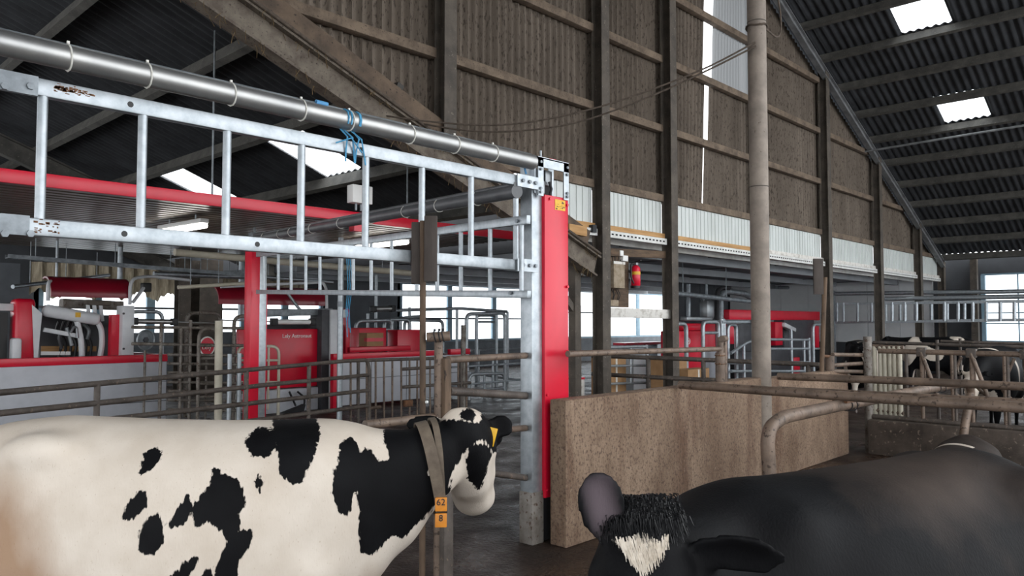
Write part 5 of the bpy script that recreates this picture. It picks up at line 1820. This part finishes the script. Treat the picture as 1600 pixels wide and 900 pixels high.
    dist = np.linalg.norm(co - (hp + np.array(h) * 0.15), axis=1)
    wgt = np.clip((dist - 0.26) / 0.15, 0, 1)[:, None] * 0.6
    for it in range(int(0.5 / vox)):
        acc = np.stack([np.bincount(e0, co[e1, k], nv_) + np.bincount(e1, co[e0, k], nv_) for k in range(3)], 1) / np.maximum(deg, 1)[:, None]
        co += (acc - co) * wgt
    out.vertices.foreach_set('co', co.astype(np.float32).ravel())
    out.update()
    return out, co, (poll, h, u, s)

def poly_sd(pts, poly):
    """signed distance (positive inside) of Nx2 points to a polygon"""
    p = np.asarray(poly, dtype=np.float64)
    q = np.roll(p, -1, axis=0)
    best = np.full(len(pts), 1e9)
    ins = np.zeros(len(pts), dtype=bool)
    for a, b in zip(p, q):
        ab = b - a
        t = np.clip(((pts - a) @ ab) / max(ab @ ab, 1e-12), 0, 1)
        d = np.hypot(*(pts - (a + t[:, None] * ab)).T)
        best = np.minimum(best, d)
        c = (a[1] > pts[:, 1]) != (b[1] > pts[:, 1])
        with np.errstate(divide='ignore', invalid='ignore'):
            xi = (b[0] - a[0]) * (pts[:, 1] - a[1]) / (b[1] - a[1] + 1e-12) + a[0]
        ins ^= c & (pts[:, 0] < xi)
    return np.where(ins, best, -best)

def set_attr(me, name, val):
    a = me.attributes.new(name, 'FLOAT', 'POINT')
    a.data.foreach_set('value', np.asarray(val, dtype=np.float32))

def cow_obj(me, root, name='body'):
    me.materials.append(MATS['cow_coat'])
    o = bpy.data.objects.new(name, me)
    COL.objects.link(o)
    o.parent = root
    return o

def local_part(name, bm, m, root, smooth=True):
    """part given in the root's local frame"""
    bmesh.ops.recalc_face_normals(bm, faces=bm.faces)
    me = bpy.data.meshes.new(name)
    bm.to_mesh(me); bm.free()
    if smooth:
        me.polygons.foreach_set('use_smooth', [True] * len(me.polygons))
        me.set_sharp_from_angle(angle=math.radians(40))
    me.materials.append(MATS[m])
    o = bpy.data.objects.new(name, me)
    COL.objects.link(o)
    o.parent = root
    return o

FH = V(FW.x, FW.y, 0).normalized()
def cow_root(label, lat, dep, ang_dir, group=None, scale=1.0):
    """lat/dep: ground position right of / in front of the viewpoint; ang_dir: heading as (right, forward)"""
    hd = (RT * ang_dir[0] + FH * ang_dir[1]).normalized()
    pos = RT * lat + FH * dep
    o = thing('cow', label, 'cow', V(pos.x, pos.y, 0), group)
    o.rotation_euler = (0, 0, math.atan2(hd.y, hd.x))
    o.scale = (scale,) * 3
    M = Matrix.Translation(V(pos.x, pos.y, 0)) @ Matrix.Rotation(math.atan2(hd.y, hd.x), 4, 'Z') @ Matrix.Diagonal((scale, scale, scale, 1))
    return o, M, M.inverted()

def eyes(root, fr, headw=1.0, r=0.022):
    poll, h, u, s = fr
    for sg in (-1, 1):
        bm = nb()
        bmesh.ops.create_icosphere(bm, subdivisions=2, radius=r, matrix=Matrix.Translation(poll + h * .168 + s * (.128 * sg * headw) + u * .008))
        local_part('eye', bm, 'black', root)

# ---------------------------------------------------------------- spotted white cow
root, M, MI = cow_root('white cow with large black patches wearing a leather collar with orange number tags', -1.24, 3.0, (1, 0.04))
neck = [(.42, 0, 1.06, .36, .2), (.62, 0, 1.115, .30, .185), (.77, .0, 1.165, .245, .15), (.88, .04, 1.225, .165, .125), (.97, .11, 1.265, .13, .11), (1.04, .18, 1.28, .11, .095)]
poll = V(1.045, .16, 1.432)
h, u = V(.10, .56, -.82), V(.03, .82, .57)
ears = [(poll + V(-.08, .03, -.05), poll + V(-.24, .02, -.055), V(0, -1, .3), .038, .022), (poll + V(.10, .03, -.06), poll + V(.215, .03, -.075), V(0, -1, .2), .045, .022)]
me, co, fr = build_cow(neck, poll, h, u, ears, headw=1.1, muz=1.18)
z8 = lambda L: [(x / 3, 600 + y / 3) for x, y in L]
z7 = lambda L: [(500 + x / 3, 600 + y / 3) for x, y in L]
body_spots = [z8(q) for q in (
    [(1275, 180), (1285, 150), (1330, 100), (1440, 100), (1480, 150), (1500, 230), (1480, 330), (1450, 380), (1420, 460), (1370, 470), (1310, 430), (1300, 330), (1290, 240)],
    [(1145, 270), (1200, 200), (1285, 215), (1300, 290), (1255, 350), (1180, 340)], [(1190, 460), (1215, 425), (1240, 460), (1215, 510)],
    [(650, 420), (670, 330), (720, 290), (760, 310), (740, 370), (690, 420), (655, 435)], [(570, 630), (590, 570), (660, 485), (690, 510), (685, 570), (640, 625), (595, 645)],
    [(645, 770), (660, 690), (690, 630), (740, 600), (770, 660), (770, 750), (710, 800), (660, 790)],
    [(785, 660), (820, 600), (880, 510), (905, 570), (950, 505), (980, 480), (1000, 395), (1030, 395), (1040, 420), (1100, 440), (1145, 500), (1150, 560), (1115, 610), (1130, 640), (1120, 690), (1180, 680), (1185, 740), (1120, 830), (1110, 900), (1100, 980), (1010, 950), (1015, 850), (1070, 740), (1030, 690), (1000, 670), (970, 640), (915, 680), (900, 600), (870, 650), (800, 685)],
    [(790, 920), (850, 850), (930, 805), (920, 860), (880, 930)], [(930, 900), (980, 865), (1000, 900), (970, 960)])]
sh_spot = z7([(298, 150), (300, 270), (325, 345), (310, 365), (265, 360), (240, 310), (210, 295), (190, 320), (175, 280), (140, 245), (90, 285), (85, 360), (60, 420), (60, 520), (90, 610), (120, 628), (150, 590), (165, 510), (185, 600), (180, 680), (185, 790), (245, 800), (330, 715), (390, 720), (460, 650), (560, 545), (600, 520), (600, 200), (550, 176), (520, 120), (450, 100)])
nk_spot = z7([(480, 100), (480, 640), (560, 545), (606, 515), (610, 470), (622, 400), (655, 365), (690, 300), (742, 264), (790, 262), (900, 270), (940, 140), (800, 120), (735, 185), (650, 172), (560, 168), (545, 130)])
hd_spots = [z7([(690, 330), (700, 288), (790, 280), (806, 330), (785, 400), (765, 470), (740, 498), (715, 470), (695, 450), (690, 400), (680, 360)]),
            z7([(655, 155), (668, 122), (700, 104), (730, 130), (728, 170), (690, 172)]), z7([(405, 215), (410, 80), (520, 80), (545, 200)]), z7([(748, 240), (757, 130), (900, 60), (930, 300), (810, 320)])]
wl = z7([(500, 428), (515, 370), (570, 312), (572, 332), (535, 375), (515, 428)])
def seen(co, M):
    """where each point of the coat lies in the reference photograph, and its distance"""
    w_ = (np.array(M.to_3x3()) @ co.T).T + np.array(M.translation) - np.array(CC)
    d = w_ @ np.array(FW)
    return np.stack([800 + F * (w_ @ np.array(RT)) / d, 450 - F * (w_ @ np.array(UP)) / d], 1), d / F
PP, MPP = seen(co, M)
coat = np.full(len(co), -500.0)
for q in body_spots + hd_spots + [sh_spot, nk_spot]:
    coat = np.maximum(coat, poly_sd(PP, q))
coat = np.minimum(coat, -poly_sd(PP, wl)) * MPP
set_attr(me, 'coat', coat)
g = lambda cx, cz, sx, sz: np.exp(-((co[:, 0] - cx) / sx) ** 2 - ((co[:, 2] - cz) / sz) ** 2)
dirt = 1.3 * g(-.60, 0.95, .24, .32) + 0.5 * g(-.3, .82, .35, .1) + 0.7 * g(.72, .80, .08, .12)
set_attr(me, 'dirt', dirt)
set_attr(me, 'dust', np.zeros(len(co)))
set_attr(me, 'skin', np.zeros(len(co)))
cow_obj(me, root)
eyes(root, fr)
# collar: band fitted round the neck surface
def collar(root, co, c, d, width, m, name, up=(0, 0, 1), off=0.008):
    c, d = Vector(c), Vector(d).normalized()
    s = d.cross(Vector(up)).normalized(); uu = s.cross(d)
    rel = co - np.array(c)
    ax = rel @ np.array(d)
    sel = np.abs(ax) < width * 0.7
    a = np.arctan2(rel @ np.array(s), rel @ np.array(uu))
    rr = np.hypot(rel @ np.array(s), rel @ np.array(uu))
    K = 40
    rad = []
    for k in range(K):
        t = 2 * math.pi * k / K - math.pi
        dl = np.abs((a - t + math.pi) % (2 * math.pi) - math.pi)
        ex = 0.22 * 0.13 / math.hypot(0.13 * math.cos(t), 0.22 * math.sin(t))
        mk = sel & (dl < 0.16) & (rr < 1.22 * ex)
        rad.append(float(np.max(rr[mk])) if mk.any() else ex)
    rad = [(rad[k - 1] + rad[k] * 2 + rad[(k + 1) % K]) / 4 + off for k in range(K)]
    bm = nb()
    rings = []
    for k in range(K):
        t = 2 * math.pi * k / K - math.pi
        dr = s * math.sin(t) + uu * math.cos(t)
        rings.append([c + dr * rad[k] - d * width / 2, c + dr * (rad[k] + .008) - d * width / 2, c + dr * (rad[k] + .008) + d * width / 2, c + dr * rad[k] + d * width / 2])
    vs = [[bm.verts.new(p) for p in r] for r in rings]
    for i in range(K):
        p, q = vs[i], vs[(i + 1) % K]
        for j in range(4):
            bm.faces.new((p[j], p[(j + 1) % 4], q[(j + 1) % 4], q[j]))
    o = local_part(name, bm, m, root)
    def at(ang):
        k = int(round((ang + math.pi) / (2 * math.pi) * K)) % K
        return c + (s * math.sin(ang) + uu * math.cos(ang)) * (rad[k] + 0.012), (s * math.sin(ang) + uu * math.cos(ang)), d, s
    return o, at
mat('leather', '#6f6355', '#554a3f', 14.0, 0.8, bump=0.3)
cl, at = collar(root, co, (.925, .03, 1.205), (.93, .2, .2), 0.045, 'leather', 'collar')
cl2, at2 = collar(root, co, (.945, .035, 1.205), (.95, .2, .06), 0.025, 'leather', 'collar_strap', off=0.012)
# orange number tags on the collar
for k, (dz_, txt) in enumerate(((0.0, '62'), (-0.06, '8'))):
    ang = 2.35
    p, nrm_, d_, s_ = at(ang if abs(ang) < math.pi else ang)
    cands = [at(t) for t in np.linspace(-math.pi, math.pi, 80)]
    q = min(cands, key=lambda e: (e[0] - V(.90, -.1, 1.07)).length)
    c_ = q[0] + V(0, -0.012, dz_)
    bm = nb(); box(bm, c_, (0.045, 0.014, 0.052), None, 0.003)
    tg = local_part('number_tag', bm, 'orange', root)
    tm = text('number', txt, V(0, 0, 0), (1, 0, 0), (0, 0, 1), 0.035, 'black', None)
    md = tm.data; bpy.data.objects.remove(tm)
    no = bpy.data.objects.new('number', md); COL.objects.link(no); no.parent = tg
    no.location = c_ + V(0.0, -0.0085, -0.002)
# yellow ear tag
bm = nb()
box(bm, poll + V(.105, -.03, -.10), (0.06, 0.008, 0.075), Matrix.Rotation(0.25, 3, 'Y'), 0.003)
local_part('ear_tag', bm, 'yellow', root)

# ---------------------------------------------------------------- black cow, right foreground
broot, M, MI = cow_root('black cow with a white triangle on its forehead in front of the concrete divider', 1.04, 2.245, (-.895, -.445), None, 0.975)
pl_w = RT * 0.285 + FH * 1.70
poll = MI @ V(pl_w.x, pl_w.y, 1.36)
R3i = MI.to_3x3()
def wdir(lat, dep, z):
    return (R3i @ (RT * lat + FH * dep + V(0, 0, z))).normalized()
h = wdir(0.02, -.50, -.86); u = wdir(0, -.86, .50)
neck = [(.42, 0, 1.06, .36, .2), (.60, 0.02, 1.11, .32, .19), (.74, .06, 1.16, .26, .165), (.84, .10, 1.20, .21, .145), (poll.x - .02, poll.y - .03, 1.24, .16, .13), (poll.x + .03, poll.y + .03, 1.25, .12, .12)]
def wpt(px, py, d):
    return MI @ pD(px, py, d)
ears = [(wpt(958, 850, 1.66), wpt(928, 734, 1.66), wdir(.12, -1, .1), .053, .016, 0.55), (wpt(1080, 862, 1.66), wpt(1240, 884, 1.60), wdir(0, -.9, -.45), .05, .016, 0.5)]
me, co, fr = build_cow(neck, poll, h, u, ears, 0.012, headw=1.0, hips=0.9)
poll, h, u, s = fr
rel = co - np.array(poll)
T_, S_, U_ = rel @ np.array(h), rel @ np.array(s), rel @ np.array(u)
def to_head(px):
    out = []
    o_ = MI @ CC
    for (x, y) in px:
        d = R3i @ ray(x, y)
        c = poll + u * 0.04
        t = (c - o_).dot(u) / d.dot(u)
        p = o_ + d * t - poll
        out.append((p.dot(h), p.dot(s)))
    return out
tri = [(958, 833), (975, 836), (992, 832), (1005, 824), (1016, 835), (1030, 842), (1036, 832), (1048, 831), (1042, 852), (1022, 872), (1010, 880), (1000, 897), (994, 880), (982, 868), (970, 850)]
sd = poly_sd(np.stack([T_, S_], 1), to_head(tri))
coat = np.where((U_ > -0.03) & (T_ > -0.1) & (T_ < 0.45), -sd, 1.0)
coat = np.maximum(coat, -0.2)
set_attr(me, 'coat', coat)
set_attr(me, 'dirt', np.zeros(len(co)))
dust = 0.75 * np.exp(-((co[:, 2] - 1.40) / .10) ** 2) * np.exp(-((co[:, 0] + .15) / .4) ** 2) + 0.25 * np.exp(-((co[:, 0]) / .5) ** 2)
set_attr(me, 'dust', dust)
skin = np.zeros(len(co))
e0, e1 = ears[0][0], ears[0][1]
ed = (e1 - e0); el = ed.length; ed = ed / el
ef = wdir(.12, -1, .1)
r0 = co - np.array(e0)
al = r0 @ np.array(ed)
sidev = ed.cross(ef).normalized()
w0 = np.abs(r0 @ np.array(sidev))
nv = np.empty(len(co) * 3, dtype=np.float32); me.vertices.foreach_get('normal', nv); nv = nv.reshape(-1, 3)
fm = np.clip((nv @ np.array(ef)) * 2 - 0.3, 0, 1)
skin = np.clip(1 - ((al / el - .52) / .42) ** 4, 0, 1) * np.clip(1.0 - (w0 / .042) ** 2, 0, 1) * fm * (np.abs(r0 @ np.array(ef)) < 0.08)
set_attr(me, 'skin', 0.85 * np.clip(skin, 0, 1))
cow_obj(me, broot)
eyes(broot, fr)
# forelock tuft
bm = nb()
for k in range(3600):
    sx = max(-1, min(1, random.gauss(0, .48)))
    t0 = random.uniform(-.075, .035) - abs(sx) * .015
    b0 = poll + s * (sx * .095) + h * t0 + u * (0.020 - sx ** 2 * .03 - max(0, -t0 - 0.02) * 0.9)
    ln = random.uniform(.022, .05) * (1.15 - .5 * abs(sx)) * (1.25 if t0 < 0 else 0.85)
    d1 = (h * random.uniform(.2, 1.0) + u * random.uniform(.1, .7) + s * (sx * .25 + random.uniform(-.35, .35))).normalized()
    d2 = (h * 1.0 + u * random.uniform(-.25, .35) + s * (sx * .15 + random.uniform(-.25, .25))).normalized()
    tube(bm, [b0, b0 + d1 * ln * .45, b0 + d1 * ln * .45 + d2 * ln * .6], 0, 3, [.0014, .0012, .0003])
mat('black_hair', '#121315', '#1d1d1f', 40.0, 0.45, coord='obj')
o = local_part('forelock', bm, 'black_hair', broot)
# white hairs of the blaze, combed downwards
bm = nb()
hp = to_head(tri)
tp = np.array(hp)
for k in range(900):
    t_ = random.uniform(tp[:, 0].min(), tp[:, 0].max()); s_ = random.uniform(tp[:, 1].min(), tp[:, 1].max())
    if poly_sd(np.array([[t_, s_]]), hp)[0] < 0.002:
        continue
    b0 = poll + h * t_ + s * s_ + u * (0.037 - (s_ / .118) ** 2 * .02)
    d1 = (h + u * random.uniform(0.05, .25) - s * (s_ * 3.0) + s * random.uniform(-.15, .15)).normalized()
    tube(bm, [b0, b0 + d1 * random.uniform(.018, .032)], 0, 3, [.0016, .0005])
mat('white_hair', '#d9d0c3', '#c4b9aa', 60.0, 0.6, coord='obj')
local_part('blaze_hair', bm, 'white_hair', broot)

# ---------------------------------------------------------------- other cows
def plain_cow(seed, vox, lying=False, head='low', white=0.0):
    rnd = random.Random(seed)
    if head == 'low':
        neck = [(.42, 0, 1.06, .36, .2), (.66, 0, 1.05, .30, .17), (.86, 0, 1.02, .24, .14), (1.02, 0, .98, .19, .12), (1.12, 0, .97, .14, .1)]
        poll, h, u = V(1.12, 0, 1.10), V(.62, 0, -.78), V(.78, 0, .62)
    else:
        neck = [(.42, 0, 1.06, .36, .2), (.66, 0, 1.12, .30, .17), (.84, 0, 1.18, .24, .14), (.98, 0, 1.24, .19, .12), (1.08, 0, 1.29, .14, .1)]
        poll, h, u = V(1.08, 0, 1.42), V(.72, 0, -.69), V(.69, 0, .72)
    if lying:
        neck = [(a, b, c - .5, d, e) for a, b, c, d, e in neck]
        poll = poll + V(0, 0, -.5)
    ears = [(poll + V(.02, .09 * q, -.02), poll + V(.0, .27 * q, -.02), V(1, 0, 0), .045, .022) for q in (-1, 1)]
    me, co, fr = build_cow(neck, poll, h, u, ears, vox, lying)
    c = np.array([mnoise.noise(Vector(p) * 2.1 + Vector((seed * 3.7, 0, 0))) for p in co]) * 0.25 + white
    rel = co - np.array(fr[0])
    t = rel @ np.array(fr[1]); uu = rel @ np.array(fr[2]); ss = rel @ np.array(fr[3])
    bl = np.where((uu > -0.06) & (t > 0.03) & (np.abs(ss) < 0.055) & (t < .42), 0.055 - np.abs(ss), -1)
    c = np.where(bl > -0.5, np.minimum(c, -bl), c)
    set_attr(me, 'coat', c)
    set_attr(me, 'dirt', np.zeros(len(co)))
    set_attr(me, 'dust', np.zeros(len(co)))
    set_attr(me, 'skin', np.where(t > .46, 0.8, 0.0))
    me.materials.append(MATS['cow_coat'])
    return me, fr
cm = [plain_cow(1, .026, white=0.045), plain_cow(2, .026, white=0.02), plain_cow(5, .026, head='up', white=0.07)]
cg_ = 'cows behind the feed fence'
def far_cow(k, x, y, rz, label):
    o = thing('cow', label, 'cow', V(x, y, 0), cg_)
    o.rotation_euler = (0, 0, rz)
    b = bpy.data.objects.new('body', cm[k][0]); COL.objects.link(b); b.parent = o
    eyes(o, cm[k][1])
far_cow(0, 13.4, 2.75, math.pi, 'black cow with a pale blaze feeding beside the barred gate')
far_cow(1, 13.3, 1.75, math.pi + 0.08, 'mostly black cow feeding at the middle of the feed fence')
far_cow(0, 13.5, 0.75, math.pi - 0.06, 'dark cow feeding under the right window')
far_cow(1, 13.4, -0.3, math.pi, 'dark cow feeding at the farther end of the feed fence')
p = pD(1345, 560, 15.5)
far_cow(2, p.x, p.y, math.atan2(-FH.y, -FH.x) - 0.35, 'black cow with white blaze looking out over the short brown rails')
p = pD(1460, 560, 19.5)
far_cow(2, p.x, p.y, math.pi * 0.55, 'black and white cow standing behind the feeding cows')
# lying cow in the cubicle behind the black one
lm, lf = plain_cow(9, .02, True, 'low', 0.3)
co = np.empty(len(lm.vertices) * 3, dtype=np.float32); lm.vertices.foreach_get('co', co); co = co.reshape(-1, 3)
lx = pD(1440, 705, 5.9)
lo_ = thing('cow', 'dark cow with a white streak lying in the cubicle behind the black cow', 'cow', V(lx.x + 0.1, lx.y - 0.25, 0))
lo_.rotation_euler = (0, 0, 0.15)
st_ = np.minimum(0.05 - np.abs(co[:, 0] - 0.05 - co[:, 1] * 0.8), 0.16 - np.abs(co[:, 1] - 0.08))
st_ = np.minimum(st_, co[:, 2] - 0.72)
lm.attributes['coat'].data.foreach_set('value', np.minimum(0.2, -st_ * 1.0).astype(np.float32))
lm.attributes['dust'].data.foreach_set('value', np.full(len(co), 0.75, dtype=np.float32))
b = bpy.data.objects.new('body', lm); COL.objects.link(b); b.parent = lo_
eyes(lo_, lf)
